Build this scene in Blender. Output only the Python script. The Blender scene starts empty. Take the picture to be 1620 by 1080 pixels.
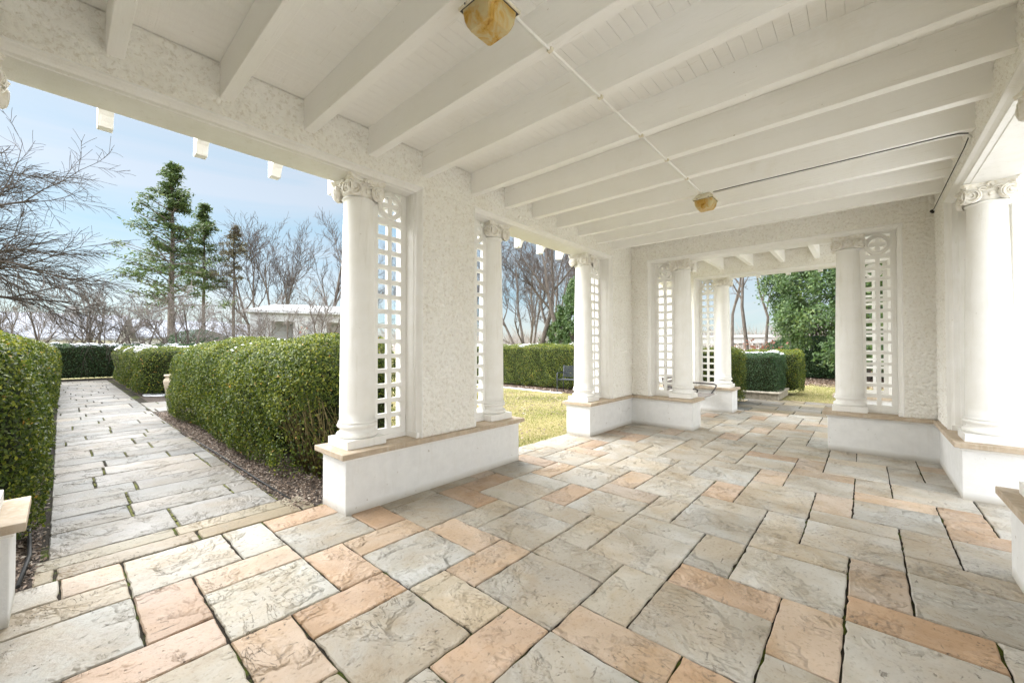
import bpy, bmesh, math, random
import numpy as np
from mathutils import Vector, Matrix
R = math.radians
random.seed(7); np.random.seed(7)
sc = bpy.context.scene
C = sc.collection

# ------------------------------------------------------------------ camera
cam_d = bpy.data.cameras.new('camera')
cam = bpy.data.objects.new('camera', cam_d); C.objects.link(cam)
cam_d.sensor_width = 36.0; cam_d.lens = 36.0 * 631.0 / 1620.0
cam_d.clip_start = 0.02; cam_d.clip_end = 2000
CAM = Vector((3.425, -1.67, 1.483))
yaw, pitch, roll = 0.7237, 0.0143, -0.0007
fw = Vector((-math.sin(yaw) * math.cos(pitch), math.cos(yaw) * math.cos(pitch), math.sin(pitch)))
rt = fw.cross(Vector((0, 0, 1))).normalized(); up = rt.cross(fw)
rt2 = rt * math.cos(roll) + up * math.sin(roll); up2 = up * math.cos(roll) - rt * math.sin(roll)
cam.matrix_world = Matrix(((rt2.x, up2.x, -fw.x, CAM.x), (rt2.y, up2.y, -fw.y, CAM.y), (rt2.z, up2.z, -fw.z, CAM.z), (0, 0, 0, 1)))
sc.camera = cam
sc.cycles.diffuse_bounces = 10; sc.cycles.max_bounces = 14; sc.cycles.transparent_max_bounces = 8; sc.cycles.sample_clamp_indirect = 6.0

# ------------------------------------------------------------------ light
SUN_AZ, SUN_EL = 118.0, 34.0            # degrees from +Y towards -X
sdir = Vector((-math.sin(R(SUN_AZ)) * math.cos(R(SUN_EL)), math.cos(R(SUN_AZ)) * math.cos(R(SUN_EL)), math.sin(R(SUN_EL))))
sun_d = bpy.data.lights.new('sun', 'SUN'); sun = bpy.data.objects.new('sun', sun_d); C.objects.link(sun)
sun_d.energy = 2.35; sun_d.angle = R(115); sun_d.color = (1.0, 0.99, 0.975)
sun.rotation_euler = sdir.to_track_quat('Z', 'Y').to_euler()
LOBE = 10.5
w = bpy.data.worlds.new('World'); sc.world = w; w.use_nodes = True
nt = w.node_tree; nt.nodes.clear()
N = nt.nodes.new; L = nt.links.new
wo = N('ShaderNodeOutputWorld'); bg = N('ShaderNodeBackground'); sky = N('ShaderNodeTexSky')
sky.sky_type = 'NISHITA'; sky.sun_disc = False; sky.sun_elevation = R(SUN_EL)
sky.sun_rotation = math.atan2(sdir.x, sdir.y); sky.air_density = 1.0; sky.dust_density = 0.5; sky.ozone_density = 1.5
tc = N('ShaderNodeTexCoord'); mp = N('ShaderNodeMapping'); mp.inputs['Scale'].default_value = (1.0, 1.0, 5.0)
mp.inputs['Rotation'].default_value = (0.15, 0.1, 0.4)
n1 = N('ShaderNodeTexNoise'); n1.inputs['Scale'].default_value = 1.7; n1.inputs['Detail'].default_value = 7; n1.inputs['Roughness'].default_value = 0.52
n1.inputs['Distortion'].default_value = 0.5
cr = N('ShaderNodeValToRGB'); cr.color_ramp.elements[0].position = 0.34; cr.color_ramp.elements[1].position = 0.60
cr.color_ramp.elements[0].color = (0.78, 1.24, 1.46, 1); cr.color_ramp.elements[1].color = (1.36, 1.47, 1.53, 1)
mx = N('ShaderNodeMix'); mx.data_type = 'RGBA'
mx.inputs['Factor'].default_value = 0.88
L(tc.outputs['Generated'], mp.inputs['Vector']); L(mp.outputs['Vector'], n1.inputs['Vector'])
L(n1.outputs['Fac'], cr.inputs['Fac']); L(cr.outputs['Color'], mx.inputs['B'])
L(sky.outputs['Color'], mx.inputs['A'])
# bright patch added to the unseen sky away from the garden, lights the porch
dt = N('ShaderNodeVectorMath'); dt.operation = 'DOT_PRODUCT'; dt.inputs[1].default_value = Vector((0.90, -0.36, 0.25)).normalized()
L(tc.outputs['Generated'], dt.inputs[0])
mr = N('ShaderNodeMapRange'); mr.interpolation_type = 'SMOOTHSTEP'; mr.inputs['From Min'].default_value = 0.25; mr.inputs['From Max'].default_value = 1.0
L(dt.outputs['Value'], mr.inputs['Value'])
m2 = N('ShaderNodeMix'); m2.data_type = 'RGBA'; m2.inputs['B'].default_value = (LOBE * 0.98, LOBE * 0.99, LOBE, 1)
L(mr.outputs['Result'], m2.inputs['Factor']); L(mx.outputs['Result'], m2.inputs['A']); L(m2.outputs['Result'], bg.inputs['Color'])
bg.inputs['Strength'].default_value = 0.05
L(bg.outputs['Background'], wo.inputs['Surface'])
sc.view_settings.view_transform = 'Standard'; sc.view_settings.look = 'None'
sc.view_settings.exposure = 3.17; sc.view_settings.gamma = 1.0

# ------------------------------------------------------------------ helpers
def tag(o, label=None, cat=None, group=None, kind=None):
    if label: o['label'] = label
    if cat: o['category'] = cat
    if group: o['group'] = group
    if kind: o['kind'] = kind
    return o
def empty(name, loc=(0, 0, 0), rz=0.0, label=None, cat=None, group=None):
    o = bpy.data.objects.new(name, None); C.objects.link(o); o.location = loc; o.rotation_euler = (0, 0, rz)
    o.empty_display_size = 0.2
    return tag(o, label, cat, group)
def link(name, me, m=None, parent=None, loc=None, rz=0.0):
    o = bpy.data.objects.new(name, me); C.objects.link(o)
    if m is not None and not me.materials: me.materials.append(m)
    if parent: o.parent = parent
    if loc is not None: o.location = loc
    if rz: o.rotation_euler = (0, 0, rz)
    return o
def mesh_np(name, V, F, attrs=None, smooth=False):
    """V (n,3), F (m,k) constant k"""
    V = np.asarray(V, np.float32); F = np.asarray(F, np.int32); k = F.shape[1]
    me = bpy.data.meshes.new(name)
    me.vertices.add(len(V)); me.vertices.foreach_set('co', V.ravel())
    me.loops.add(F.size); me.loops.foreach_set('vertex_index', F.ravel())
    me.polygons.add(len(F)); me.polygons.foreach_set('loop_start', np.arange(0, F.size, k, dtype=np.int32))
    me.polygons.foreach_set('loop_total', np.full(len(F), k, np.int32))
    if smooth: me.polygons.foreach_set('use_smooth', np.ones(len(F), bool))
    for an, av in (attrs or {}).items():
        av = np.asarray(av, np.float32)
        if av.ndim == 1:
            a = me.attributes.new(an, 'FLOAT', 'FACE'); a.data.foreach_set('value', av)
        else:
            a = me.attributes.new(an, 'FLOAT_COLOR', 'FACE'); a.data.foreach_set('color', av.ravel())
    me.update(calc_edges=True); me.validate()
    return me
class MB:
    """collects verts and faces for one mesh"""
    def __init__(s): s.v = []; s.f = []; s.sm = []
    def box(s, x0, x1, y0, y1, z0, z1):
        b = len(s.v)
        s.v += [(x0, y0, z0), (x1, y0, z0), (x1, y1, z0), (x0, y1, z0), (x0, y0, z1), (x1, y0, z1), (x1, y1, z1), (x0, y1, z1)]
        for q in ((3, 2, 1, 0), (4, 5, 6, 7), (0, 1, 5, 4), (1, 2, 6, 5), (2, 3, 7, 6), (3, 0, 4, 7)): s.f.append([b + i for i in q]); s.sm.append(False)
        return s
    def tube(s, pts, rad, n=8, caps=True, smooth=True):
        pts = [Vector(p) for p in pts]
        if not hasattr(rad, '__len__'): rad = [rad] * len(pts)
        b0 = len(s.v); prev = None
        for i, p in enumerate(pts):
            d = (pts[min(i + 1, len(pts) - 1)] - pts[max(i - 1, 0)]).normalized()
            if prev is None:
                a = d.orthogonal().normalized()
            else:
                a = (prev - d * prev.dot(d)); a = a.normalized() if a.length > 1e-6 else d.orthogonal().normalized()
            prev = a; c = d.cross(a)
            for k in range(n):
                t = 2 * math.pi * k / n
                s.v.append(tuple(p + (a * math.cos(t) + c * math.sin(t)) * rad[i]))
        for i in range(len(pts) - 1):
            for k in range(n):
                k2 = (k + 1) % n
                s.f.append([b0 + i * n + k, b0 + i * n + k2, b0 + (i + 1) * n + k2, b0 + (i + 1) * n + k]); s.sm.append(smooth)
        if caps:
            s.f.append([b0 + k for k in range(n)][::-1]); s.sm.append(False)
            s.f.append([b0 + (len(pts) - 1) * n + k for k in range(n)]); s.sm.append(False)
        return s
    def lathe(s, prof, n=48, cx=0, cy=0, smooth=True, cap=True):
        b0 = len(s.v)
        for r, z in prof:
            for k in range(n):
                t = 2 * math.pi * k / n; s.v.append((cx + r * math.cos(t), cy + r * math.sin(t), z))
        for i in range(len(prof) - 1):
            for k in range(n):
                k2 = (k + 1) % n
                s.f.append([b0 + i * n + k, b0 + i * n + k2, b0 + (i + 1) * n + k2, b0 + (i + 1) * n + k]); s.sm.append(smooth)
        if cap:
            s.f.append([b0 + k for k in range(n)][::-1]); s.sm.append(False)
            s.f.append([b0 + (len(prof) - 1) * n + k for k in range(n)]); s.sm.append(False)
        return s
    def prism(s, poly, axis, a0, a1):
        """extrude 2-D poly along axis ('x': poly=(y,z), 'y': poly=(x,z), 'z': poly=(x,y))"""
        n = len(poly); b = len(s.v)
        for a in (a0, a1):
            for p, q in poly:
                s.v.append({'x': (a, p, q), 'y': (p, a, q), 'z': (p, q, a)}[axis])
        for i in range(n):
            j = (i + 1) % n; s.f.append([b + i, b + j, b + n + j, b + n + i]); s.sm.append(False)
        s.f.append([b + i for i in range(n)][::-1]); s.sm.append(False)
        s.f.append([b + n + i for i in range(n)]); s.sm.append(False)
        return s
    def mesh(s, name, bevel=0.0, seg=2):
        me = bpy.data.meshes.new(name)
        me.from_pydata([tuple(v) for v in s.v], [], s.f)
        me.polygons.foreach_set('use_smooth', s.sm)
        bm = bmesh.new(); bm.from_mesh(me)
        bmesh.ops.recalc_face_normals(bm, faces=bm.faces)
        if bevel > 0:
            es = [e for e in bm.edges if len(e.link_faces) == 2 and e.calc_face_angle(0) > 0.6]
            bmesh.ops.bevel(bm, geom=es, offset=bevel, segments=seg, profile=0.5, affect='EDGES', clamp_overlap=True)
        bm.to_mesh(me); bm.free(); me.update()
        return me
    def build(s, name, m, parent=None, bevel=0.0, loc=None, rz=0.0, seg=2):
        return link(name, s.mesh(name, bevel, seg), m, parent, loc, rz)
def spot(az, d): return (3.425 - math.sin(R(az)) * d, -1.67 + math.cos(R(az)) * d)

# ------------------------------------------------------------------ materials
def mat(name, col, rough=0.7, spec=0.3):
    m = bpy.data.materials.new(name); m.use_nodes = True
    b = m.node_tree.nodes['Principled BSDF']
    b.inputs['Base Color'].default_value = (*col, 1); b.inputs['Roughness'].default_value = rough
    b.inputs['Specular IOR Level'].default_value = spec
    return m
class NG:
    def __init__(s, m): s.m = m; s.t = m.node_tree; s.b = s.t.nodes['Principled BSDF']
    def n(s, ty, **kw):
        x = s.t.nodes.new(ty)
        for k, v in kw.items():
            if k in x.inputs: x.inputs[k].default_value = v
            else: setattr(x, k, v)
        return x
    def l(s, a, b): s.t.links.new(a, b)
    def pos(s, scale=(1, 1, 1)):
        g = s.n('ShaderNodeNewGeometry'); mp = s.n('ShaderNodeMapping'); mp.inputs['Scale'].default_value = scale
        s.l(g.outputs['Position'], mp.inputs['Vector']); return mp.outputs['Vector']
    def noise(s, vec, scale, detail=4, rough=0.5, dist=0.0):
        x = s.n('ShaderNodeTexNoise'); x.inputs['Scale'].default_value = scale; x.inputs['Detail'].default_value = detail
        x.inputs['Roughness'].default_value = rough; x.inputs['Distortion'].default_value = dist
        if vec is not None: s.l(vec, x.inputs['Vector'])
        return x.outputs['Fac']
    def ramp(s, fac, stops):
        r = s.n('ShaderNodeValToRGB'); e = r.color_ramp.elements
        while len(e) < len(stops): e.new(0.5)
        for i, (p, c) in enumerate(stops):
            e[i].position = p; e[i].color = (*c, 1) if hasattr(c, '__len__') else (c, c, c, 1)
        s.l(fac, r.inputs['Fac']); return r.outputs['Color']
    def mix(s, f, a, b, mode='MIX'):
        x = s.n('ShaderNodeMix', data_type='RGBA', blend_type=mode)
        for k, v in (('Factor', f), ('A', a), ('B', b)):
            if hasattr(v, 'links') or hasattr(v, 'is_linked'): s.l(v, x.inputs[k])
            elif k == 'Factor': x.inputs[k].default_value = v
            else: x.inputs[k].default_value = (*v, 1)
        return x.outputs['Result']
    def math(s, op, a, b=None, c=None):
        x = s.n('ShaderNodeMath', operation=op)
        for i, v in enumerate((a, b, c)):
            if v is None: continue
            if hasattr(v, 'is_linked'): s.l(v, x.inputs[i])
            else: x.inputs[i].default_value = v
        return x.outputs[0]
    def bump(s, h, strength, dist):
        x = s.n('ShaderNodeBump'); x.inputs['Strength'].default_value = strength; x.inputs['Distance'].default_value = dist
        s.l(h, x.inputs['Height']); s.l(x.outputs['Normal'], s.b.inputs['Normal'])
    def col(s, c): s.l(c, s.b.inputs['Base Color'])
    def rough(s, c): s.l(c, s.b.inputs['Roughness'])
    def attr(s, name, out='Fac'):
        a = s.n('ShaderNodeAttribute'); a.attribute_name = name; return a.outputs[out]

# rough-cast stucco
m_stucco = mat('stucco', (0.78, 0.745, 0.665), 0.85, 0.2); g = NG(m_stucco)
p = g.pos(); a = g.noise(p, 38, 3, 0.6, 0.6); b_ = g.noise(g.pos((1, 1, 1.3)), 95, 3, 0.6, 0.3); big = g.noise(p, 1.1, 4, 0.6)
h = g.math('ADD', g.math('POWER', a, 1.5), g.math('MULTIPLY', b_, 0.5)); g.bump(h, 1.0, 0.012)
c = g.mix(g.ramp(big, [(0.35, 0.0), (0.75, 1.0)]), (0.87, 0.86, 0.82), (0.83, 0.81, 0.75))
c = g.mix(g.ramp(a, [(0.33, 0.55), (0.48, 0.0)]), c, (0.60, 0.55, 0.46))  # shade painted into the hollows of the rough-cast to deepen the relief
c = g.mix(g.ramp(g.noise(g.pos((2, 2, 0.5)), 1.3, 5, 0.65), [(0.55, 0.0), (0.75, 0.35)]), c, (0.72, 0.68, 0.58)); g.col(c)
# smooth painted plaster for the plinths
m_plinth = mat('painted_plaster', (0.8, 0.8, 0.79), 0.7, 0.25); g = NG(m_plinth)
p = g.pos(); a = g.noise(p, 9, 5, 0.6, 0.3); b_ = g.noise(p, 60, 3, 0.6); sp = g.noise(p, 16, 2, 0.5)
c = g.mix(g.ramp(a, [(0.35, 0.0), (0.8, 1.0)]), (0.74, 0.745, 0.74), (0.66, 0.665, 0.66))
c = g.mix(g.ramp(sp, [(0.70, 0.0), (0.75, 0.8)]), c, (0.42, 0.39, 0.34))
c = g.mix(g.ramp(g.noise(g.pos((7, 7, 0.8)), 1.8, 5, 0.7), [(0.56, 0.0), (0.80, 0.35)]), c, (0.58, 0.56, 0.51))
ckn = g.n('ShaderNodeTexVoronoi', feature='DISTANCE_TO_EDGE'); ckn.inputs['Scale'].default_value = 1.3; g.l(g.mix(0.12, g.pos(), g.n('ShaderNodeTexNoise').outputs['Color']), ckn.inputs['Vector'])
c = g.mix(g.math('MULTIPLY', g.ramp(ckn.outputs['Distance'], [(0.0, 0.5), (0.0035, 0.0)]), g.ramp(g.noise(g.pos(), 0.9, 2), [(0.58, 0.0), (0.62, 1.0)])), c, (0.40, 0.38, 0.35))
sz = g.n('ShaderNodeSeparateXYZ'); g.l(p, sz.inputs[0])
dirt = g.math('MULTIPLY', g.ramp(g.math('ADD', sz.outputs['Z'], g.math('MULTIPLY', a, 0.05)), [(0.03, 1.0), (0.10, 0.0)]), 0.75)
c = g.mix(dirt, c, (0.38, 0.35, 0.29)); g.col(c)
g.bump(g.math('ADD', g.math('MULTIPLY', a, 1.0), g.math('MULTIPLY', b_, 0.25)), 0.5, 0.012)
# painted wood (ceiling, beams)
m_wood = mat('painted_wood', (0.80, 0.775, 0.70), 0.55, 0.3); g = NG(m_wood)
p = g.pos((1, 1, 1)); a = g.noise(g.pos((1.2, 14, 22)), 3.0, 5, 0.6, 0.8); d = g.noise(p, 2.0, 4, 0.6)
c = g.mix(g.ramp(d, [(0.3, 0.0), (0.8, 1.0)]), (0.90, 0.895, 0.875), (0.87, 0.86, 0.82)); 
c = g.mix(g.ramp(a, [(0.64, 0.0), (0.74, 0.5)]), c, (0.64, 0.60, 0.50)); c = g.mix(g.ramp(g.noise(p, 1.1, 6, 0.7, 0.3), [(0.60, 0.0), (0.74, 0.35)]), c, (0.74, 0.70, 0.60))
c = g.mix(g.ramp(g.noise(p, 45, 2, 0.5), [(0.76, 0.0), (0.79, 0.6)]), c, (0.40, 0.34, 0.25)); g.col(c); g.bump(g.math('ADD', a, g.math('MULTIPLY', g.noise(g.pos((3, 40, 60)), 2.0, 4, 0.7, 0.4), 0.5)), 0.6, 0.007)
# columns, screens, mouldings
m_trim = mat('white_paint', (0.82, 0.81, 0.78), 0.42, 0.4); g = NG(m_trim)
p = g.pos(); a = g.noise(p, 5, 4, 0.6); b_ = g.noise(p, 120, 2, 0.5)
c = g.mix(g.ramp(a, [(0.35, 0.0), (0.8, 1.0)]), (0.82, 0.815, 0.795), (0.76, 0.75, 0.71)); st_ = g.noise(g.pos((9, 9, 0.7)), 2.4, 5, 0.7)
c = g.mix(g.ramp(st_, [(0.56, 0.0), (0.74, 0.45)]), c, (0.62, 0.60, 0.53)); c = g.mix(g.ramp(g.noise(p, 28, 3, 0.6), [(0.70, 0.0), (0.75, 0.5)]), c, (0.50, 0.46, 0.38)); g.col(c); g.bump(g.math('ADD', b_, g.math('MULTIPLY', g.noise(p, 14, 3), 0.8)), 0.3, 0.004)
m_carv = mat('carved_paint', (0.80, 0.78, 0.72), 0.5, 0.3); g = NG(m_carv)
c = g.mix(g.ramp(g.noise(g.pos(), 30, 3), [(0.45, 0.0), (0.7, 1.0)]), (0.82, 0.80, 0.76), (0.70, 0.66, 0.56)); g.col(c)
# cap stones
m_cap = mat('brownstone', (0.42, 0.34, 0.26), 0.75, 0.25); g = NG(m_cap)
p = g.pos((1, 1, 3)); a = g.noise(p, 5, 6, 0.65, 0.5); b_ = g.noise(p, 70, 3, 0.6); dr = g.noise(g.pos((14, 14, 1.0)), 1.6, 3, 0.6)
c = g.mix(g.ramp(a, [(0.3, 0.0), (0.72, 1.0)]), (0.36, 0.29, 0.21), (0.52, 0.43, 0.33))
c = g.mix(g.ramp(dr, [(0.5, 0.0), (0.75, 0.6)]), c, (0.55, 0.49, 0.41)); g.col(c); g.bump(g.math('ADD', a, g.math('MULTIPLY', b_, 0.3)), 0.35, 0.01)
# paving
m_pave = mat('flagstone', (0.4, 0.38, 0.33), 0.62, 0.3); g = NG(m_pave)
at = g.n('ShaderNodeAttribute'); at.attribute_name = 'tone'; rnd = g.attr('rnd')
geo = g.n('ShaderNodeNewGeometry')
def n4(scale, detail, rough, dist, vscale=(1, 1, 1)):
    mp_ = g.n('ShaderNodeMapping'); mp_.inputs['Scale'].default_value = vscale; g.l(geo.outputs['Position'], mp_.inputs['Vector'])
    x = g.n('ShaderNodeTexNoise', noise_dimensions='4D'); g.l(mp_.outputs['Vector'], x.inputs['Vector']); g.l(g.math('MULTIPLY', rnd, 60.0), x.inputs['W'])
    x.inputs['Scale'].default_value = scale; x.inputs['Detail'].default_value = detail; x.inputs['Roughness'].default_value = rough; x.inputs['Distortion'].default_value = dist
    return x.outputs['Fac']
A = n4(1.8, 5, 0.55, 0.7); Bn = n4(4.6, 4, 0.55, 0.9, (1.0, 2.6, 1)); Cn = n4(42, 4, 0.65, 0.2); Dn = n4(15, 3, 0.6, 0.8, (2.6, 1, 1))
c = g.mix(g.ramp(n4(1.3, 6, 0.62, 1.0), [(0.44, 0.0), (0.60, 0.85)]), at.outputs['Color'], g.mix(1.0, at.outputs['Color'], (0.97, 0.87, 0.74), 'MULTIPLY'))
c = g.mix(g.ramp(A, [(0.47, 0.0), (0.60, 0.85)]), c, g.mix(1.0, c, (1.16, 1.20, 1.25), 'MULTIPLY'))
c = g.mix(g.ramp(n4(2.6, 4, 0.6, 0.4), [(0.46, 0.0), (0.66, 0.85)]), c, g.mix(1.0, c, (0.80, 0.76, 0.68), 'MULTIPLY'))
# cleft contour lines
q = g.math('MULTIPLY', Bn, 7.0); fr = g.math('FRACT', q); fl = g.math('FLOOR', q)
steps = g.math('ADD', fl, g.ramp(fr, [(0.0, 0.0), (0.14, 1.0)]))
lm = g.ramp(n4(2.8, 4, 0.6, 0.3), [(0.50, 0.0), (0.60, 1.0)])
line = g.math('MULTIPLY', g.ramp(fr, [(0.0, 0.9), (0.05, 1.0), (0.13, 0.0)]), lm)
c = g.mix(g.math('MULTIPLY', line, 0.62), c, (0.15, 0.13, 0.10))
c = g.mix(g.ramp(Dn, [(0.62, 0.0), (0.70, 0.6)]), c, (0.20, 0.18, 0.15))
c = g.mix(g.ramp(Cn, [(0.34, 0.6), (0.46, 0.0)]), c, g.mix(1.0, c, (0.66, 0.63, 0.57), 'MULTIPLY'))
vp = g.n('ShaderNodeTexVoronoi'); vp.inputs['Scale'].default_value = 26; g.l(g.pos((1, 1.5, 1)), vp.inputs['Vector'])
pit = g.math('MULTIPLY', g.ramp(vp.outputs['Distance'], [(0.10, 1.0), (0.18, 0.0)]), g.ramp(n4(3.2, 3, 0.6, 0.2), [(0.54, 0.0), (0.62, 1.0)]))
c = g.mix(g.math('MULTIPLY', pit, 0.7), c, (0.14, 0.12, 0.10))
wet = g.ramp(g.noise(g.pos((1, 1, 1)), 0.55, 5, 0.6, 0.4), [(0.50, 0.0), (0.72, 0.55)])
c = g.mix(wet, c, g.mix(1.0, c, (0.72, 0.70, 0.64), 'MULTIPLY')); g.col(c)
hh = g.math('SUBTRACT', g.math('ADD', g.math('MULTIPLY', g.math('MULTIPLY', steps, lm), 0.30), g.math('ADD', g.math('MULTIPLY', Cn, 0.30), g.math('SUBTRACT', g.math('MULTIPLY', A, 0.6), g.ramp(Dn, [(0.64, 0.0), (0.76, 0.5)])))), g.math('MULTIPLY', pit, 0.5))
g.bump(hh, 1.0, 0.017); g.rough(g.ramp(A, [(0.3, 0.42), (0.7, 0.68)]))
m_joint = mat('joint_soil', (0.06, 0.05, 0.04), 0.95, 0.1); g = NG(m_joint)
g.col(g.mix(g.ramp(g.noise(g.pos(), 3.0, 4, 0.7), [(0.52, 0.0), (0.60, 1.0)]), (0.035, 0.03, 0.024), (0.075, 0.095, 0.02))); g.bump(g.noise(g.pos(), 90, 3), 1.0, 0.01)
m_moss = mat('moss', (0.16, 0.19, 0.03), 0.95, 0.1); g = NG(m_moss)
g.col(g.mix(g.ramp(g.noise(g.pos(), 14, 3, 0.7), [(0.42, 0.0), (0.55, 1.0)]), (0.085, 0.075, 0.055), (0.15, 0.16, 0.05))); g.bump(g.noise(g.pos(), 120, 3), 1.0, 0.012)
# leaf materials
def leaf_mat(name, stops, rough=0.45, trans=0.35, spec=0.4):
    m = mat(name, stops[0][1], rough, spec); g = NG(m)
    col = g.ramp(g.attr('rnd'), stops); g.col(col)
    tr = g.n('ShaderNodeBsdfTranslucent'); g.l(col, tr.inputs['Color'])
    ms = g.n('ShaderNodeMixShader'); ms.inputs[0].default_value = trans
    g.l(g.b.outputs[0], ms.inputs[1]); g.l(tr.outputs[0], ms.inputs[2]); g.l(ms.outputs[0], g.t.nodes['Material Output'].inputs['Surface'])
    return m
m_box = leaf_mat('boxwood_leaf', [(0.0, (0.020, 0.040, 0.007)), (0.34, (0.058, 0.095, 0.011)), (0.66, (0.13, 0.165, 0.017)), (0.92, (0.31, 0.32, 0.04)), (1.0, (0.45, 0.26, 0.05))])
m_yew = leaf_mat('yew_leaf', [(0.0, (0.012, 0.034, 0.014)), (0.6, (0.04, 0.09, 0.032)), (1.0, (0.12, 0.19, 0.07))])
m_cedar = leaf_mat('cedar_leaf', [(0.0, (0.022, 0.05, 0.015)), (0.6, (0.062, 0.115, 0.028)), (0.97, (0.15, 0.20, 0.06)), (1.0, (0.28, 0.12, 0.05))])
m_fir = leaf_mat('fir_leaf', [(0.0, (0.03, 0.055, 0.018)), (0.6, (0.08, 0.125, 0.04)), (1.0, (0.16, 0.19, 0.07))])
m_brown = leaf_mat('brown_needles', [(0.0, (0.06, 0.05, 0.03)), (0.6, (0.12, 0.105, 0.06)), (1.0, (0.18, 0.17, 0.09))])
m_red = leaf_mat('dry_red_leaf', [(0.0, (0.13, 0.025, 0.015)), (0.5, (0.18, 0.065, 0.04)), (1.0, (0.24, 0.15, 0.10))])
m_dry = leaf_mat('dead_leaf', [(0.0, (0.07, 0.05, 0.038)), (0.45, (0.16, 0.115, 0.085)), (0.8, (0.28, 0.21, 0.16)), (1.0, (0.48, 0.42, 0.35))], 0.7, 0.15)
m_grass = leaf_mat('grass_blade', [(0.0, (0.13, 0.17, 0.04)), (0.35, (0.27, 0.29, 0.08)), (0.55, (0.48, 0.42, 0.21)), (1.0, (0.62, 0.53, 0.36))], 0.6, 0.3)
m_snow = mat('snow', (0.88, 0.9, 0.93), 0.6, 0.3)
def bark(name, c1, c2):
    m = mat(name, c1, 0.9, 0.1); g = NG(m)
    a = g.noise(g.pos((6, 6, 1.5)), 2.0, 4, 0.6); g.col(g.mix(g.ramp(a, [(0.35, 0.0), (0.65, 1.0)]), c1, c2)); g.bump(a, 0.6, 0.03)
    return m
m_bark = bark('grey_bark', (0.075, 0.063, 0.055), (0.15, 0.13, 0.115))
m_twig = mat('twig', (0.085, 0.07, 0.064), 0.9, 0.1)
m_twigl = mat('pale_twig', (0.17, 0.15, 0.14), 0.9, 0.1)
m_barkd = bark('dark_bark', (0.05, 0.042, 0.036), (0.10, 0.085, 0.075))
m_stem = bark('olive_stem', (0.085, 0.07, 0.03), (0.19, 0.155, 0.075))
m_hcore = mat('hedge_inner_twigs', (0.022, 0.026, 0.012), 0.95, 0.05)
# ground
m_lawn = mat('lawn_ground', (0.2, 0.2, 0.06), 0.95, 0.1); g = NG(m_lawn)
p = g.pos(); a = g.noise(p, 0.8, 5, 0.7, 0.4); b_ = g.noise(p, 14, 5, 0.7); c3_ = g.noise(p, 60, 3, 0.7)
c = g.mix(g.ramp(a, [(0.38, 0.0), (0.62, 1.0)]), (0.25, 0.26, 0.08), (0.38, 0.32, 0.16))
c = g.mix(g.ramp(b_, [(0.4, 0.0), (0.7, 0.8)]), c, (0.48, 0.41, 0.24)); c = g.mix(g.ramp(c3_, [(0.35, 0.7), (0.5, 0.0)]), c, (0.13, 0.13, 0.05)); g.col(c)
g.bump(c3_, 0.8, 0.03)
m_mulch = mat('mulch', (0.1, 0.07, 0.05), 0.95, 0.1); g = NG(m_mulch)
p = g.pos(); a = g.noise(p, 45, 4, 0.7, 0.6)
g.col(g.ramp(a, [(0.3, (0.03, 0.026, 0.023)), (0.5, (0.09, 0.074, 0.064)), (0.7, (0.22, 0.19, 0.165))])); g.bump(a, 1.0, 0.03)
m_litter = mat('leaf_litter', (0.3, 0.2, 0.13), 0.95, 0.1); g = NG(m_litter)
p = g.pos(); a = g.noise(p, 9, 5, 0.75, 0.6)
g.col(g.ramp(a, [(0.3, (0.12, 0.07, 0.05)), (0.5, (0.30, 0.19, 0.13)), (0.7, (0.48, 0.36, 0.27))])); g.bump(a, 1.0, 0.05)
m_hill = mat('far_ground', (0.24, 0.21, 0.19), 0.95, 0.1); g = NG(m_hill)
g.col(g.ramp(g.noise(g.pos((1, 1, 2)), 0.35, 7, 0.75), [(0.35, (0.16, 0.135, 0.12)), (0.55, (0.26, 0.235, 0.22)), (0.7, (0.42, 0.40, 0.39))]))
m_bounce = mat('pale_bounce', (0.66, 0.655, 0.64), 0.85, 0.2)  # pale surface for the added light-bouncing sheet
m_black = mat('black_metal', (0.02, 0.025, 0.035), 0.4, 0.5)
m_iron = mat('dark_iron', (0.05, 0.045, 0.045), 0.5, 0.5)
m_slat = mat('grey_wood', (0.30, 0.28, 0.27), 0.75, 0.2); g = NG(m_slat)
g.col(g.ramp(g.noise(g.pos((20, 2, 20)), 3, 4, 0.6), [(0.3, (0.20, 0.185, 0.175)), (0.7, (0.42, 0.39, 0.37))]))
m_dark = mat('plain_black', (0.02, 0.02, 0.02), 0.6, 0.3)  # black of the hoses, the pipe hole and the conduit's shadow gap
m_concrete = mat('urn_stone', (0.5, 0.42, 0.32), 0.85, 0.2); g = NG(m_concrete)
a = g.noise(g.pos((4, 4, 1.2)), 4, 5, 0.6); g.col(g.ramp(a, [(0.3, (0.36, 0.29, 0.20)), (0.7, (0.60, 0.53, 0.43))])); g.bump(a, 0.4, 0.02)
m_trough = mat('trough_stone', (0.3, 0.27, 0.22), 0.9, 0.2); g = NG(m_trough)
a = g.noise(g.pos(), 12, 5, 0.7); g.col(g.ramp(a, [(0.3, (0.16, 0.14, 0.11)), (0.7, (0.42, 0.38, 0.31))])); g.bump(a, 0.8, 0.03)
m_lamp = mat('aged_enamel', (0.62, 0.56, 0.40), 0.5, 0.4); g = NG(m_lamp)
a = g.noise(g.pos(), 22, 5, 0.7); g.col(g.ramp(a, [(0.3, (0.55, 0.48, 0.32)), (0.6, (0.74, 0.70, 0.58))]))
m_glass = mat('amber_diffuser', (0.55, 0.36, 0.10), 0.28, 0.5); g = NG(m_glass)
a = g.noise(g.pos((1, 1, 1)), 10, 5, 0.65, 0.8)
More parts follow.
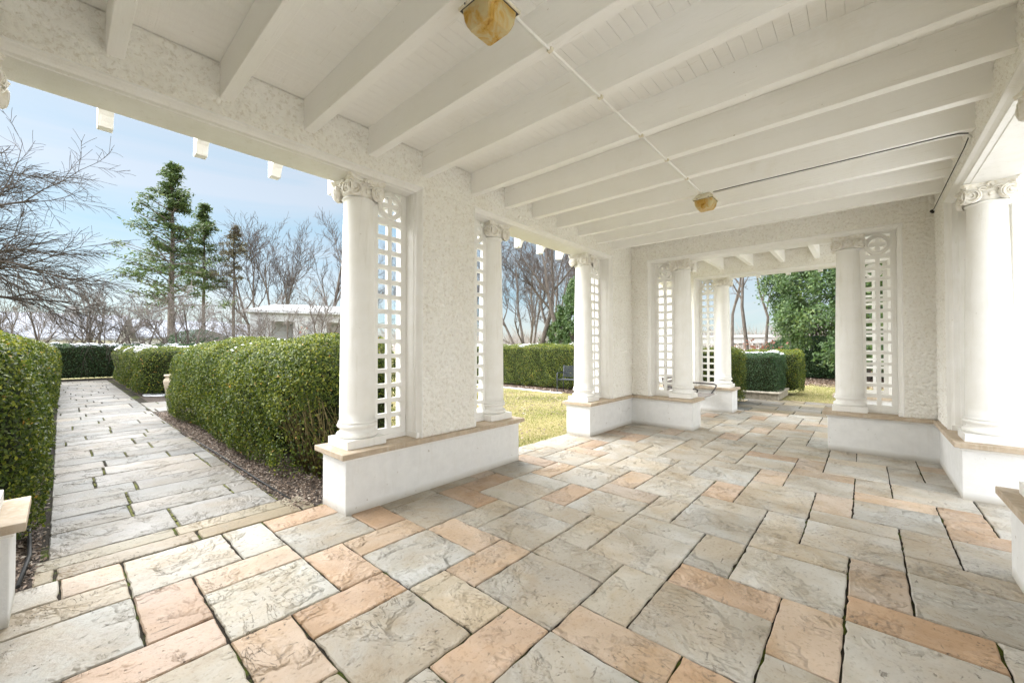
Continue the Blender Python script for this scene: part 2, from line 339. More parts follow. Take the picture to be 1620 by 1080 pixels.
gc = g.ramp(a, [(0.30, (0.50, 0.20, 0.02)), (0.42, (0.80, 0.52, 0.12)), (0.60, (0.86, 0.76, 0.46))]); g.col(gc)
tr = g.n('ShaderNodeBsdfTranslucent'); g.l(gc, tr.inputs['Color']); ms = g.n('ShaderNodeMixShader'); ms.inputs[0].default_value = 0.45
g.l(g.b.outputs[0], ms.inputs[1]); g.l(tr.outputs[0], ms.inputs[2]); g.l(ms.outputs[0], g.t.nodes['Material Output'].inputs['Surface'])
wv = g.n('ShaderNodeTexWave', wave_type='BANDS', bands_direction='Z'); wv.inputs['Scale'].default_value = 55; wv.inputs['Distortion'].default_value = 0; g.l(g.pos(), wv.inputs['Vector'])
g.bump(wv.outputs['Fac'], 0.5, 0.004)
m_pav = mat('pavilion_white', (0.40, 0.41, 0.42), 0.8, 0.2)
m_brick = mat('patterned_tile', (0.45, 0.2, 0.15), 0.8, 0.2); g = NG(m_brick)
ck = g.n('ShaderNodeTexVoronoi'); ck.inputs['Scale'].default_value = 3.5; g.l(g.pos(), ck.inputs['Vector'])
g.col(g.ramp(ck.outputs['Distance'], [(0.3, (0.5, 0.16, 0.12)), (0.5, (0.35, 0.36, 0.34))]))
m_roof = mat('slate_roof', (0.22, 0.235, 0.27), 0.8, 0.2); m_house = mat('house_wall', (0.6, 0.6, 0.6), 0.8, 0.2)
m_glassd = mat('window_glass', (0.05, 0.06, 0.08), 0.15, 0.5)
m_roofm = mat('roofing', (0.25, 0.25, 0.26), 0.8, 0.2)

# ------------------------------------------------------------------ paving
UX, UY, X0, Y0 = 0.2895, 0.2845, 0.435, -0.235
def slab_mesh(rects, gap=0.006, name='paving'):
    V = []; F4 = []; faces = []; tones = []; rn = []
    rng = random.Random(3)
    verts = []; fl = []; tn = []; rd = []
    for (x0, y0, x1, y1, tone, gx, gy, zt) in rects:
        x0 += gx; x1 -= gx; y0 += gy; y1 -= gy
        if x1 - x0 < 0.03 or y1 - y0 < 0.03: continue
        step = 0.05 if (abs(x0 - 2) < 4 and y0 < 4) else 0.12
        def edge(ax, ay, bx, by):
            n = max(1, int(math.hypot(bx - ax, by - ay) / step)); return [(ax + (bx - ax) * i / n, ay + (by - ay) * i / n) for i in range(n)]
        ring = edge(x0, y0, x1, y0) + edge(x1, y0, x1, y1) + edge(x1, y1, x0, y1) + edge(x0, y1, x0, y0)
        cx, cy = (x0 + x1) / 2, (y0 + y1) / 2; n = len(ring); b = len(verts)
        jit = [rng.uniform(-0.0035, 0.0025) if rng.random() < 0.85 else rng.uniform(-0.010, 0) for _ in ring]
        def off(p, d):
            dx = 1 if abs(p[0] - x0) < 1e-6 else (-1 if abs(p[0] - x1) < 1e-6 else 0)
            dy = 1 if abs(p[1] - y0) < 1e-6 else (-1 if abs(p[1] - y1) < 1e-6 else 0)
            return (p[0] + dx * d, p[1] + dy * d)
        dz = zt + rng.uniform(-0.0015, 0.0015)
        for i, pnt in enumerate(ring): q = off(pnt, -jit[i]); verts.append((q[0], q[1], -0.03))
        for i, pnt in enumerate(ring): q = off(pnt, -jit[i]); verts.append((q[0], q[1], dz - 0.006))
        for i, pnt in enumerate(ring): q = off(pnt, -jit[i] + 0.006); verts.append((q[0], q[1], dz))
        r = rng.random()
        for k in (0, 1):
            for i in range(n):
                j = (i + 1) % n; fl.append([b + k * n + i, b + k * n + j, b + (k + 1) * n + j, b + (k + 1) * n + i]); tn.append(tone); rd.append(r)
        fl.append([b + 2 * n + i for i in range(n)]); tn.append(tone); rd.append(r)
    me = bpy.data.meshes.new(name); me.from_pydata(verts, [], fl)
    a = me.attributes.new('tone', 'FLOAT_COLOR', 'FACE'); a.data.foreach_set('color', np.array([(*t, 1) for t in tn], np.float32).ravel())
    a = me.attributes.new('rnd', 'FLOAT', 'FACE'); a.data.foreach_set('value', np.array(rd, np.float32))
    return me
GREY = [(0.44, 0.41, 0.355), (0.455, 0.44, 0.40), (0.40, 0.38, 0.335), (0.47, 0.44, 0.385), (0.44, 0.40, 0.335)]
BUFF = [(0.48, 0.43, 0.345), (0.50, 0.44, 0.345), (0.46, 0.415, 0.34)]
ORNG = [(0.53, 0.375, 0.255), (0.51, 0.355, 0.235), (0.54, 0.41, 0.295), (0.48, 0.375, 0.28)]
PINK = [(0.53, 0.38, 0.275), (0.51, 0.37, 0.28)]
prng = random.Random(11)
def clipr(r, xa, xb, ya, yb):
    x0, y0, x1, y1 = r; x0 = max(x0, xa); x1 = min(x1, xb); y0 = max(y0, ya); y1 = min(y1, yb)
    return (x0, y0, x1, y1) if x1 - x0 > 0.04 and y1 - y0 > 0.04 else None
known = {(4,3,6,4):'B',(4,1,6,3):'G',(6,2,7,4):'B',(6,1,8,2):'O',(6,-1,8,1):'G',(5,-1,6,1):'O',(3,0,5,1):'B',(3,1,4,3):'O',(2,3,4,5):'G',(2,5,4,6):'G',(4,4,5,6):'B',(5,6,7,7):'G',(5,4,7,6):'G',
 (0,0,1,2):'O',(1,0,3,2):'G',(0,-1,2,0):'O',(2,-2,3,0):'O',(2,-3,4,-2):'O',(2,-4,4,-3):'B',(0,-3,2,-1):'W',(3,-2,5,0):'G',(1,2,3,3):'O',(1,3,2,5):'B',(-1,2,1,4):'G',(-1,5,0,7):'O',
 (7,4,9,5):'O',(7,2,9,4):'G',(9,3,10,5):'O',(9,1,10,3):'O',(7,5,8,7):'G',(8,7,10,8):'B',(8,5,10,7):'G',(10,6,11,8):'O',(11,5,13,6):'O',(10,5,12,6):'O',(12,9,13,11):'O',(-1,-4,1,-3):'P',(1,-5,2,-3):'P',(-1,-3,0,-1):'O',(-3,-2,-1,-1):'W',
 (2,6,3,8):'O',(3,8,5,9):'O',(3,6,5,8):'G',(5,7,6,9):'B',(4,9,6,11):'B',(2,-7,4,-5):'B'}
rects = []
PX0 = -0.45
for a_ in range(-16, 30):
    for b2 in range(-16, 30):
        i, j = 4 + 3 * a_ + b2, 1 + a_ + 3 * b2
        for kind, r in (('big', (i, j, i + 2, j + 2)), ('strip', (i, j + 2, i + 2, j + 3)), ('fill', (i + 2, j + 1, i + 3, j + 3))):
            wr = (X0 + r[0] * UX, Y0 + r[1] * UY, X0 + r[2] * UX, Y0 + r[3] * UY)
            wr = clipr(wr, PX0, 5.2, -4.6, 9.0)
            if wr is None: continue
            t = known.get(r)
            if t is None:
                u = prng.random()
                near = wr[1] < 3.5
                if kind == 'big': t = 'G' if u < 0.86 else 'B'
                elif kind == 'strip': t = 'O' if u < 0.40 else ('B' if u < 0.62 else 'G')
                else: t = 'O' if u < 0.33 else ('B' if u < 0.66 else 'G')
            pal = {'G': GREY, 'B': BUFF, 'O': ORNG, 'P': PINK, 'W': [(0.44, 0.43, 0.385)]}[t]
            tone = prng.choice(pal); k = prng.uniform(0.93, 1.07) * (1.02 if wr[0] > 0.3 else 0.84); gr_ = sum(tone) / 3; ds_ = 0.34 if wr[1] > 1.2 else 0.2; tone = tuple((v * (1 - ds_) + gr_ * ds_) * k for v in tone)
            rects.append((*wr, tone, 0.0045, 0.0045, 0.0))
m = slab_mesh(rects, name='patio_paving'); 
tag(link('patio_paving', m, m_pave), 'grey and orange stamped flagstones of the porch floor', kind='structure')
# threshold band at the garden path + the path itself, laid in courses across
def coursed(x_from, x_to, ya, yb, cw, tones, gx, gy, horizontal=True):
    out = []; x = x_from; row = 0; rg = random.Random(5)
    while x > x_to:
        wd = rg.choice(cw); nx = max(x - wd, x_to); y = ya - rg.uniform(0.0, 0.7)
        while y < yb:
            ln = rg.choice([0.62, 0.75, 0.9, 1.0]); r = clipr((nx, y, x, y + ln), -99, 99, ya, yb)
            if r:
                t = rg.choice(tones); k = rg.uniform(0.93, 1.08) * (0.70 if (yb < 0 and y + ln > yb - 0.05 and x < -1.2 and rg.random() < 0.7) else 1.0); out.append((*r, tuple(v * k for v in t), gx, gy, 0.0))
            y += ln
        x = nx; row += 1
    return out
PALE = [(0.182, 0.174, 0.16), (0.168, 0.163, 0.15), (0.195, 0.184, 0.167), (0.158, 0.155, 0.145)]
YEL = [(0.23, 0.20, 0.145), (0.22, 0.195, 0.145), (0.24, 0.21, 0.165)]
pr = []
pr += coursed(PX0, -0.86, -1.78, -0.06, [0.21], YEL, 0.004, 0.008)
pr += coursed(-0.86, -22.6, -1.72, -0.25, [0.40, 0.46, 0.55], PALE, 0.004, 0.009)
pr += coursed(-8.9, -11.1, -0.25, 5.5, [0.55], PALE, 0.006, 0.014)
tag(link('garden_path', slab_mesh(pr, name='garden_path'), m_pave), 'pale flagstone path between the hedges', kind='structure')
rr = []
rr += [(x, 9.0 + k * 0.55, x + 0.86, 9.55 + k * 0.55, prng.choice(PALE + YEL + [(0.45, 0.39, 0.29)]), 0.008, 0.006, 0.0) for k in range(5) for x in [0.5 + (k % 2) * -0.4 + 0.86 * q for q in range(5)]]
tag(link('back_path', slab_mesh(rr, name='back_path'), m_pave), 'flagstone apron behind the porch', kind='structure')
jb = MB(); jb.box(-22.7, PX0, -1.80, -0.06, -0.06, -0.013); jb.box(PX0, 5.2, -4.7, 9.0, -0.06, -0.013); jb.box(0.05, 5.0, 9.0, 11.8, -0.06, -0.013); jb.box(-11.1, -8.9, -0.06, 5.5, -0.06, -0.013)
tag(jb.build('paving_bed', m_joint), kind='structure')
# moss and grit in the wide joints of the path
mo = MB(); rg = random.Random(9)
for (x0, y0, x1, y1, t, gx, gy, z) in pr:
    if gy < 0.0085 or x0 < -9: continue
    if rg.random() < 0.8:
        x = x0
        while x < x1 - 0.02:
            l_ = rg.uniform(0.02, 0.07)
            if rg.random() < 0.75: mo.box(x, min(x + l_, x1), y1 - gy + 0.001, y1 + gy - 0.001, -0.02, -0.004 + rg.uniform(-0.004, 0.003))
            x += l_
tag(mo.build('joint_moss', m_moss), 'green moss in the joints of the garden path', 'moss', kind='stuff')

# ------------------------------------------------------------------ ground sheets
def sheet(name, poly, z, m, label=None):
    me = bpy.data.meshes.new(name); me.from_pydata([(x, y, z) for x, y in poly], [], [list(range(len(poly)))])
    return tag(link(name, me, m), label, kind='structure')
sheet('lawn', [(-400, -400), (400, -400), (400, 400), (-400, 400)], -0.075, m_lawn)
gb = MB(); gb.box(-7.5, -0.452, -0.04, 9.2, -0.07, -0.012)
tag(gb.build('near_lawn', m_lawn), kind='structure')
sheet('mulch_bed', [(-24, -0.25), (-24, 2.6), (-11.1, 2.6), (-11.1, -0.25)], -0.016, m_mulch)
sheet('mulch_bed', [(-8.9, -0.25), (-8.9, 1.9), (-0.47, 1.9), (-0.47, -0.06), (-0.86, -0.25)], -0.008, m_mulch)
sheet('mulch_bed', [(-24, -4.5), (-24, -1.75), (-0.47, -1.75), (-0.47, -4.5)], -0.012, m_mulch)
sheet('mulch_bed', [(-24.8, -12), (-24.8, 8), (-22.7, 8), (-22.7, -12)], -0.02, m_mulch)
sheet('leaf_bed', [(-8.0, 9.15), (-8.0, 11.5), (-0.47, 11.5), (-0.47, 9.0)], -0.010, m_litter)
lb = [(3.4 + 3.6 * math.cos(t) * (1 + 0.1 * math.sin(3 * t)), 22.0 + 4.5 * math.sin(t) * (1 + 0.08 * math.cos(2 * t))) for t in np.linspace(0, 2 * math.pi, 40, endpoint=False)]
sheet('leaf_bed', lb, -0.066, m_litter)
sheet('bounce_sheet', [(5.25, -14), (16, -14), (16, 10.5), (5.25, 10.5)], -0.03, m_bounce)  # added out of view, throws light up to the porch ceiling
sheet('far_bed', [(-4, 25.8), (10, 25.8), (10, 32), (-4, 32)], -0.064, m_litter)

# ------------------------------------------------------------------ the porch
TH = 0.465; ZC0, ZC1 = 0.503, 0.552; ZS = 3.085; ZF = 3.135; ZCEIL = 3.51
porch = empty('porch', (2.06, 2.0, 0), label='white colonnaded porch with stucco piers, lattice screens and beamed ceiling', cat='porch')
PO = Vector((2.06, 2.0, 0))
def part(mb, name, m, bevel=0.0, seg=2, parent=None):
    o = mb.build(name, m, None, bevel, None, 0, seg)
    o.parent = parent or porch
    if parent is None: o.matrix_parent_inverse = Matrix.Translation(-PO)
    return o
def place(o, x, y, z=0, rz=0):
    o.parent = porch; o.matrix_parent_inverse = Matrix.Translation(-PO); o.location = (x, y, z); o.rotation_euler = (0, 0, rz)

# column prototype (origin on the cap stone at its centre)
def column_meshes():
    sh = MB(); prof = []
    zb, zt, rb, rtp = 0.215, 2.335, 0.163, 0.134
    for i in range(25):
        u = i / 24.0; r = rb - (rb - rtp) * (u ** 1.7); prof.append((r, zb + 0.02 + (zt - zb - 0.04) * u))
    prof = [(rb + 0.012, zb), (rb + 0.012, zb + 0.008), (rb + 0.003, zb + 0.02)] + prof[0:] + [(rtp + 0.004, zt), (rtp + 0.014, zt + 0.004), (rtp + 0.018, zt + 0.012), (rtp + 0.014, zt + 0.020), (rtp + 0.002, zt + 0.024), (rtp, zt + 0.10)]
    sh.lathe(prof, 56)
    ba = MB(); ba.box(-0.1955, 0.1955, -0.1955, 0.1955, 0.0, 0.078)
    base_block = ba
    tor = MB()
    def arc(cr_, cz, r, a0, a1, n): return [(cr_ + r * math.cos(R(a0 + (a1 - a0) * i / n)), cz + r * math.sin(R(a0 + (a1 - a0) * i / n))) for i in range(n + 1)]
    pf = arc(0.166, 0.104, 0.026, -90, 90, 10) + [(0.166, 0.134)] + [(0.160, 0.140), (0.157, 0.150), (0.160, 0.160), (0.168, 0.166)] + [(0.168, 0.170)] + arc(0.165, 0.190, 0.020, -80, 90, 8) + [(0.165, 0.214)]
    tor.lathe(pf, 56)
    return sh, base_block, tor
def capital_mb():
    """four-cornered scrolled capital, origin at column axis, z as on the column"""
    mb = MB(); z0 = 2.36; zt = ZS - ZC1            # 2.533 = top of abacus
    # bell with egg band
    mb.lathe([(0.134, z0), (0.140, z0 + 0.02), (0.150, z0 + 0.035), (0.160, z0 + 0.055), (0.160, z0 + 0.07), (0.150, z0 + 0.08), (0.150, zt - 0.055)], 40)
    for k in range(24):
        t = 2 * math.pi * k / 24
        if k % 2 == 0:
            c_ = Vector((0.155 * math.cos(t), 0.155 * math.sin(t), z0 + 0.055)); dr = Vector((math.cos(t), math.sin(t), 0))
            mb.tube([c_ + dr * 0.0 + Vector((0, 0, -0.024)), c_ + dr * 0.010, c_ + dr * 0.004 + Vector((0, 0, 0.022))], [0.006, 0.014, 0.010], 8)
        else:
            c_ = Vector((0.158 * math.cos(t), 0.158 * math.sin(t), z0 + 0.035)); mb.tube([c_, c_ + Vector((0, 0, 0.04))], [0.003, 0.005], 6)
    # abacus with concave sides and clipped corners
    def abacus(hs, za, zb_, dip):
        pts = []
        for s in range(4):
            a = s * math.pi / 2
            for i in range(9):
                u = -1 + 2 * i / 8.0; px = u * (hs - 0.022); py = -hs + dip * (1 - u * u)
                pts.append((px * math.cos(a) - py * math.sin(a), px * math.sin(a) + py * math.cos(a)))
        mb.prism(pts, 'z', za, zb_)
    abacus(0.178, zt - 0.052, zt - 0.030, 0.045); abacus(0.190, zt - 0.030, zt - 0.012, 0.045); abacus(0.196, zt - 0.012, zt, 0.045)
    # volutes: two on every face, turned out towards the corners
    cz = zt - 0.118
    for s in range(4):
        A_ = Matrix.Rotation(s * math.pi / 2, 3, 'Z')
        for sg in (-1, 1):
            ctr = Vector((sg * 0.122, -0.170, cz)); Bm = Matrix.Rotation(sg * R(16), 3, 'Z')
            Rv = 0.069
            def T(p): return tuple(A_ @ (ctr + Bm @ Vector(p)))
            # disc body
            n = 26; b = len(mb.v)
            for (r, yy) in ((Rv, 0.030), (Rv, -0.004), (Rv - 0.008, -0.008), (Rv - 0.012, -0.002), (0.001, -0.002)):
                for k in range(n):
                    t = 2 * math.pi * k / n; mb.v.append(T((r * math.cos(t), yy, r * math.sin(t))))
            for i in range(4):
                for k in range(n):
                    k2 = (k + 1) % n; mb.f.append([b + i * n + k, b + i * n + k2, b + (i + 1) * n + k2, b + (i + 1) * n + k]); mb.sm.append(True)
            # spiral ridge
            pts = []; rad = []
            for i in range(46):
                u = i / 45.0; t = math.pi / 2 - sg * u * 2.3 * 2 * math.pi; r = (Rv - 0.008) * (1 - u) ** 0.9 + 0.007
                pts.append(T((r * math.cos(t), -0.006 - 0.014 * u, r * math.sin(t)))); rad.append(0.0078 * (1 - 0.45 * u))
            mb.tube(pts, rad, 6)
            mb.tube([T((0, 0.0, 0)), T((0, -0.018, 0)), T((0, -0.022, 0))], [0.012, 0.011, 0.006], 10)
        # link band between the scrolls and central flower
        pts = [A_ @ Vector((u * 0.10, -0.160 + 0.020 * (1 - u * u), zt - 0.064 - 0.008 * (1 - u * u))) for u in np.linspace(-1, 1, 9)]
        mb.tube(pts, 0.010, 8)
        fc = Vector((0, -0.150, zt - 0.028))
        for k in range(7):
            t = R(-30 + 40 * k); q = fc + Vector((0.028 * math.cos(t), -0.014, 0.024 * math.sin(t)))
            mb.tube([A_ @ fc, A_ @ (fc * 0.4 + q * 0.6 + Vector((0, -0.006, 0))), A_ @ q], [0.006, 0.011, 0.005], 6)
        for sg in (-1, 1):
            pts = [A_ @ Vector((sg * x, -0.158, zt - 0.075 + zz)) for x, zz in ((0.02, 0.012), (0.045, 0.028), (0.072, 0.018), (0.085, 0.002))]
            mb.tube(pts, [0.005, 0.009, 0.008, 0.004], 6)
    # corner drops joining neighbouring scrolls
    for s in range(4):
        t = R(45 + 90 * s); dr = Vector((math.cos(t), math.sin(t), 0))
        mb.tube([dr * 0.185 + Vector((0, 0, zt - 0.05)), dr * 0.205 + Vector((0, 0, zt - 0.08)), dr * 0.196 + Vector((0, 0, zt - 0.13)), dr * 0.172 + Vector((0, 0, zt - 0.165))], [0.014, 0.013, 0.010, 0.006], 8)
    return mb
sh_, blk_, tor_ = column_meshes()
me_shaft = sh_.mesh('column_shaft'); me_block = blk_.mesh('plinth_block', 0.003); me_tor = tor_.mesh('column_base'); me_cap = capital_mb().mesh('capital')
for q, mm in ((me_shaft, m_trim), (me_block, m_trim), (me_tor, m_trim), (me_cap, m_carv)): q.materials.append(mm)
def column(x, y):
    s_ = link('column', me_shaft); place(s_, x, y, ZC1, random.choice([0, 1, 2, 3]) * math.pi / 2)
    for nm, q in (('plinth_block', me_block), ('column_base', me_tor), ('capital', me_cap)):
        o = link(nm, q); o.parent = s_
# lattice prototype: local x = t along the screen (0 = pier end), y = depth, z up from cap
def grid_panel(mb, xs, zs, solid, d0, d1):
    idx = {}
    def v(i, k, s):
        key = (i, k, s)
        if key not in idx: idx[key] = len(mb.v); mb.v.append((xs[i], (d0, d1)[s], zs[k]))
        return idx[key]
    nx, nz = len(xs) - 1, len(zs) - 1
    S_ = lambda i, k: 0 <= i < nx and 0 <= k < nz and solid(i, k)
    for i in range(nx):
        for k in range(nz):
            if not S_(i, k): continue
            for s in (0, 1): mb.f.append([v(i, k, s), v(i + 1, k, s), v(i + 1, k + 1, s), v(i, k + 1, s)]); mb.sm.append(False)
            for (di, dk, e) in ((-1, 0, ((i, k), (i, k + 1))), (1, 0, ((i + 1, k), (i + 1, k + 1))), (0, -1, ((i, k), (i + 1, k))), (0, 1, ((i, k + 1), (i + 1, k + 1)))):
                if not S_(i + di, k + dk):
                    (a1, b1), (a2, b2_) = e; mb.f.append([v(a1, b1, 0), v(a2, b2_, 0), v(a2, b2_, 1), v(a1, b1, 1)]); mb.sm.append(False)
def lattice_meshes():
    mb = MB(); D0, D1 = -0.024, 0.024
    xs = [0.30, 0.434, 0.540, 0.588, 0.694, 0.757]
    zs = [0.002, 0.110]; rows = 14; z_first = 2.732 - ZC1; pitch = 0.151; hh = 0.107
    # rows counted downwards from z_first
    zz = []
    for r in range(rows): zz.append((z_first - r * pitch - hh, z_first - r * pitch))
    zz = zz[::-1]
    lev = [0.0]
    for a, b in zz: lev += [a, b]
    lev += [2.797 - ZC1, 3.073 - ZC1, ZS - ZC1]
    def solid(i, k):
        if 1 <= k <= 28 and k % 2 == 1 and i in (1, 3): return False
        if k == 29 and i in (1, 2, 3): return False
        return True
    grid_panel(mb, xs, lev, solid, D0, D1)
    mb.box(0.30, 0.7565, -0.040, -0.0245, 0.0, 0.052); mb.box(0.30, 0.7565, 0.0245, 0.040, 0.0, 0.052)
    me = mb.mesh('lattice_screen', 0.0025, 1)
    # medallion: ring with a cross
    q = MB(); cx, cz, n = 0.564, 2.932 - ZC1, 56
    prof = [(0.092, -0.034), (0.092, 0.034), (0.100, 0.040), (0.106, 0.034), (0.112, 0.030), (0.130, 0.034), (0.141, 0.028), (0.1435, 0.0), (0.141, -0.028), (0.130, -0.034), (0.112, -0.030), (0.106, -0.034), (0.100, -0.040)]
    b = len(q.v)
    for k in range(n):
        t = 2 * math.pi * k / n
        for r, d in prof: q.v.append((cx + r * math.cos(t), d, cz + r * math.sin(t)))
    m_ = len(prof)
    for k in range(n):
        for i in range(m_):
            j = (i + 1) % m_; k2 = (k + 1) % n
            q.f.append([b + k * m_ + i, b + k * m_ + j, b + k2 * m_ + j, b + k2 * m_ + i]); q.sm.append(True)
    q.box(cx - 0.025, cx + 0.025, -0.030, 0.030, cz - 0.097, cz + 0.097)
    q.box(cx - 0.097, cx - 0.0255, -0.029, 0.029, cz - 0.025, cz + 0.025); q.box(cx + 0.0255, cx + 0.097, -0.029, 0.029, cz - 0.025, cz + 0.025)
    me2 = q.mesh('medallion')
    return me, me2
me_lat, me_med = lattice_meshes(); me_lat.materials.append(m_trim); me_med.materials.append(m_trim)
def lattice(x, y, rz):
    s_ = link('lattice_screen', me_lat); place(s_, x, y, ZC1, rz)
    o = link('medallion', me_med); o.parent = s_
COLT = 0.245
# walls: a wall along y (x0 = inner face, outward sign) or along x
# each wall: list of piers (start,end,columnAtStart,columnAtEnd)
def frame(axis, face, sgn, ta, tb, z0=ZC1):
    """moulded frame lining one opening between jambs ta..tb; face = inner face coordinate, sgn = outward direction"""
    prof = [(0.055, -0.004), (0.050, -0.010), (0.040, -0.010), (0.034, 0.004), (0.030, 0.018), (0.018, 0.036), (0.006, 0.046), (0.006, 0.088), (0.0, 0.094)]
    prof = prof + [(u, TH - d) for u, d in prof[::-1]]
    mb = MB(); n = len(prof)
    rings = []
    def P(t, z, d):
        dd = face + sgn * d
        return (dd, t, z) if axis == 'y' else (t, dd, z)
    for (ft, fz) in ((lambda u: ta - u, lambda u: z0), (lambda u: ta - u, lambda u: ZS + u), (lambda u: tb + u, lambda u: ZS + u), (lambda u: tb + u, lambda u: z0)):
        r = []
        for u, d in prof: r.append(len(mb.v)); mb.v.append(P(ft(u), fz(u), d))
        rings.append(r)
    for a, b in zip(rings[:-1], rings[1:]):
        for i in range(n - 1): mb.f.append([a[i], a[i + 1], b[i + 1], b[i]]); mb.sm.append(False)
    part(mb, 'frame_moulding', m_trim)
    # small skirting blocks where the frame meets the cap
    for t, s in ((ta, -1), (tb, 1)):
        mb = MB()
        lo, hi = sorted((t - s * 0.006, t + s * 0.040))
        d0, d1 = sorted((face + sgn * 0.018, face + sgn * (TH - 0.018)))
        if axis == 'y': mb.box(d0, d1, lo, hi, z0, z0 + 0.060)
        else: mb.box(lo, hi, d0, d1, z0, z0 + 0.060)
        part(mb, 'frame_foot', m_trim, 0.003)
def stucco_box(mb, axis, face, sgn, ta, tb, z0, z1):
    d0, d1 = sorted((face, face + sgn * TH))
    if axis == 'y': mb.box(d0, d1, ta, tb, z0, z1)
    else: mb.box(ta, tb, d0, d1, z0, z1)
from mathutils import noise as mnoise
def skin(mb, axis, face, sgn, ta, tb, z0, z1, step=0.0110, amp=0.021):
    """real rough-cast relief on the inner face of a stucco wall"""
    nt_, nz_ = max(2, int((tb - ta) / step)), max(2, int((z1 - z0) / step)); b = len(mb.v); off = 0.0 if axis == 'y' else 37.0
    for i in range(nt_ + 1):
        t = ta + (tb - ta) * i / nt_
        for k in range(nz_ + 1):
            z = z0 + (z1 - z0) * k / nz_
            q = Vector((t * 1.0, z * 1.25, face + off))
            h_ = 0.45 + 0.75 * mnoise.noise(q * 24.0) + 0.50 * mnoise.noise(q * 43.0 + Vector((5, 1, 2)))
            edge = 1.0 if (0 < i < nt_ and 0 < k < nz_) else 0.2
            d = -0.0012 - amp * max(0.0, min(1.2, h_)) * edge
            dd = face + sgn * d
            mb.v.append((dd, t, z) if axis == 'y' else (t, dd, z))
    m_ = nz_ + 1
    for i in range(nt_):
        for k in range(nz_):
            mb.f.append([b + i * m_ + k, b + (i + 1) * m_ + k, b + (i + 1) * m_ + k + 1, b + i * m_ + k + 1]); mb.sm.append(True)
def pier(axis, face, sgn, ta, tb, ca, cb, capa=None, capb=None):
    """ca/cb: column at the start/end; capa/capb: overhang of cap at the ends"""
    e = 0.056; capa = e if capa is None else capa; capb = e if capb is None else capb
    mb = MB(); d0, d1 = sorted((face, face + sgn * TH))
    def bx(mb, a, b, c, d, z0, z1):
        if axis == 'y': mb.box(c, d, a, b, z0, z1)
        else: mb.box(a, b, c, d, z0, z1)
    bx(mb, ta, tb, d0, d1, -0.03, ZC0 - 0.028); o = part(mb, 'plinth', m_plinth, 0.006)
    mb = MB(); q = 0.014
    bx(mb, ta - (q if capa > 0.02 else 0), tb + (q if capb > 0.02 else 0), d0 - q, d1 + q, ZC0 - 0.028, ZC0); part(mb, 'cap_moulding', m_trim, 0.006)
    mb = MB(); bx(mb, ta - capa, tb + capb, d0 - e, d1 + e, ZC0, ZC1); part(mb, 'cap_stone', m_cap, 0.005)
    wa = ta + (0.800 if ca else 0.0); wb = tb - (0.800 if cb else 0.0)
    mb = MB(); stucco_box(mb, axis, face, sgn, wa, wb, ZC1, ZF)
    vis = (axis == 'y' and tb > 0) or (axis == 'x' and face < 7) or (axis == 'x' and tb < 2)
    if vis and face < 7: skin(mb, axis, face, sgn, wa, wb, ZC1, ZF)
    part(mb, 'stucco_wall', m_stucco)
    for has, t, dr in ((ca, ta, 1), (cb, tb, -1)):
        if not has: continue
        tc_ = t + dr * COLT; dc = face + sgn * (0.270 if sgn < 0 or axis == 'x' else 0.222); dl = face + sgn * (0.250 if sgn < 0 or axis == 'x' else 0.222)
        if axis == 'y':
            column(dc, tc_); lattice(dl, t, R(90) * dr)
        else:
            column(tc_, dc); lattice(t, dl, 0 if dr > 0 else math.pi)
W = 4.128; YC = 5.747; YE = 8.34
JT = 0.757
# left wall (inner face x = 0, outward -x)
pier('y', 0.0, -1, -4.60, -1.838, False, True)
pier('y', 0.0, -1, 0.0, 2.339, True, True)
pier('y', 0.0, -1, 4.158, YC, True, False, None, 0.0)
# right wall
pier('y', W, 1, -4.60, -1.70, False, True)
pier('y', W, 1, 0.10, 2.437, True, True)
pier('y', W, 1, 4.178, YC, True, False, None, 0.0)
# end wall (inner face y = YC, outward +y); corner blocks belong to it
pier('x', YC, 1, -TH, 1.134, False, True, 0.056, None)
pier('x', YC, 1, 3.01, W + TH, True, False, None, 0.056)
# far wall
pier('x', YE, 1, -TH, 1.188, False, True)
pier('x', YE, 1, 3.00, W + TH, True, False)
for a, b in ((-1.838 - JT, 0.0 + JT), (2.339 - JT, 4.158 + JT)): frame('y', 0.0, -1, a, b)
for a, b in ((-1.70 - JT, 0.10 + JT), (2.437 - JT, 4.178 + JT)): frame('y', W, 1, a, b)
frame('x', YC, 1, 1.134 - JT, 3.01 + JT); frame('x', YE, 1, 1.188 - JT, 3.00 + JT)
for nm, (ax, fc, sg, a, b) in {'l': ('y', 0.0, -1, -4.6, YC), 'r': ('y', W, 1, -4.6, YC), 'e': ('x', YC, 1, -TH, W + TH), 'f': ('x', YE, 1, -TH, W + TH)}.items():
    mb = MB(); stucco_box(mb, ax, fc, sg, a, b, ZF, ZCEIL + 0.12)
    if ax == 'y': skin(mb, ax, fc, sg, -1.9 if nm == 'l' else 0.5, YC - 0.002, ZF, ZCEIL - 0.003)
    elif nm == 'e': skin(mb, ax, fc, sg, 0.002, W - 0.002, ZF, ZCEIL - 0.003)
    else: skin(mb, ax, fc, sg, 0.002, W - 0.002, ZF, ZCEIL - 0.003, 0.020, 0.017)
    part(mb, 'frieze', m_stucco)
for x0_, x1_ in ((-TH, 0.0), (W, W + TH)):       # beams over the open sides of the back bay
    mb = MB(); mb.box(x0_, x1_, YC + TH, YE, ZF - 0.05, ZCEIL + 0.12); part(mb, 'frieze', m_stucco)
mb = MB(); mb.box(-TH, W + TH, -5.07, -4.6, 0.0, ZCEIL + 0.12); part(mb, 'stucco_wall', m_stucco)
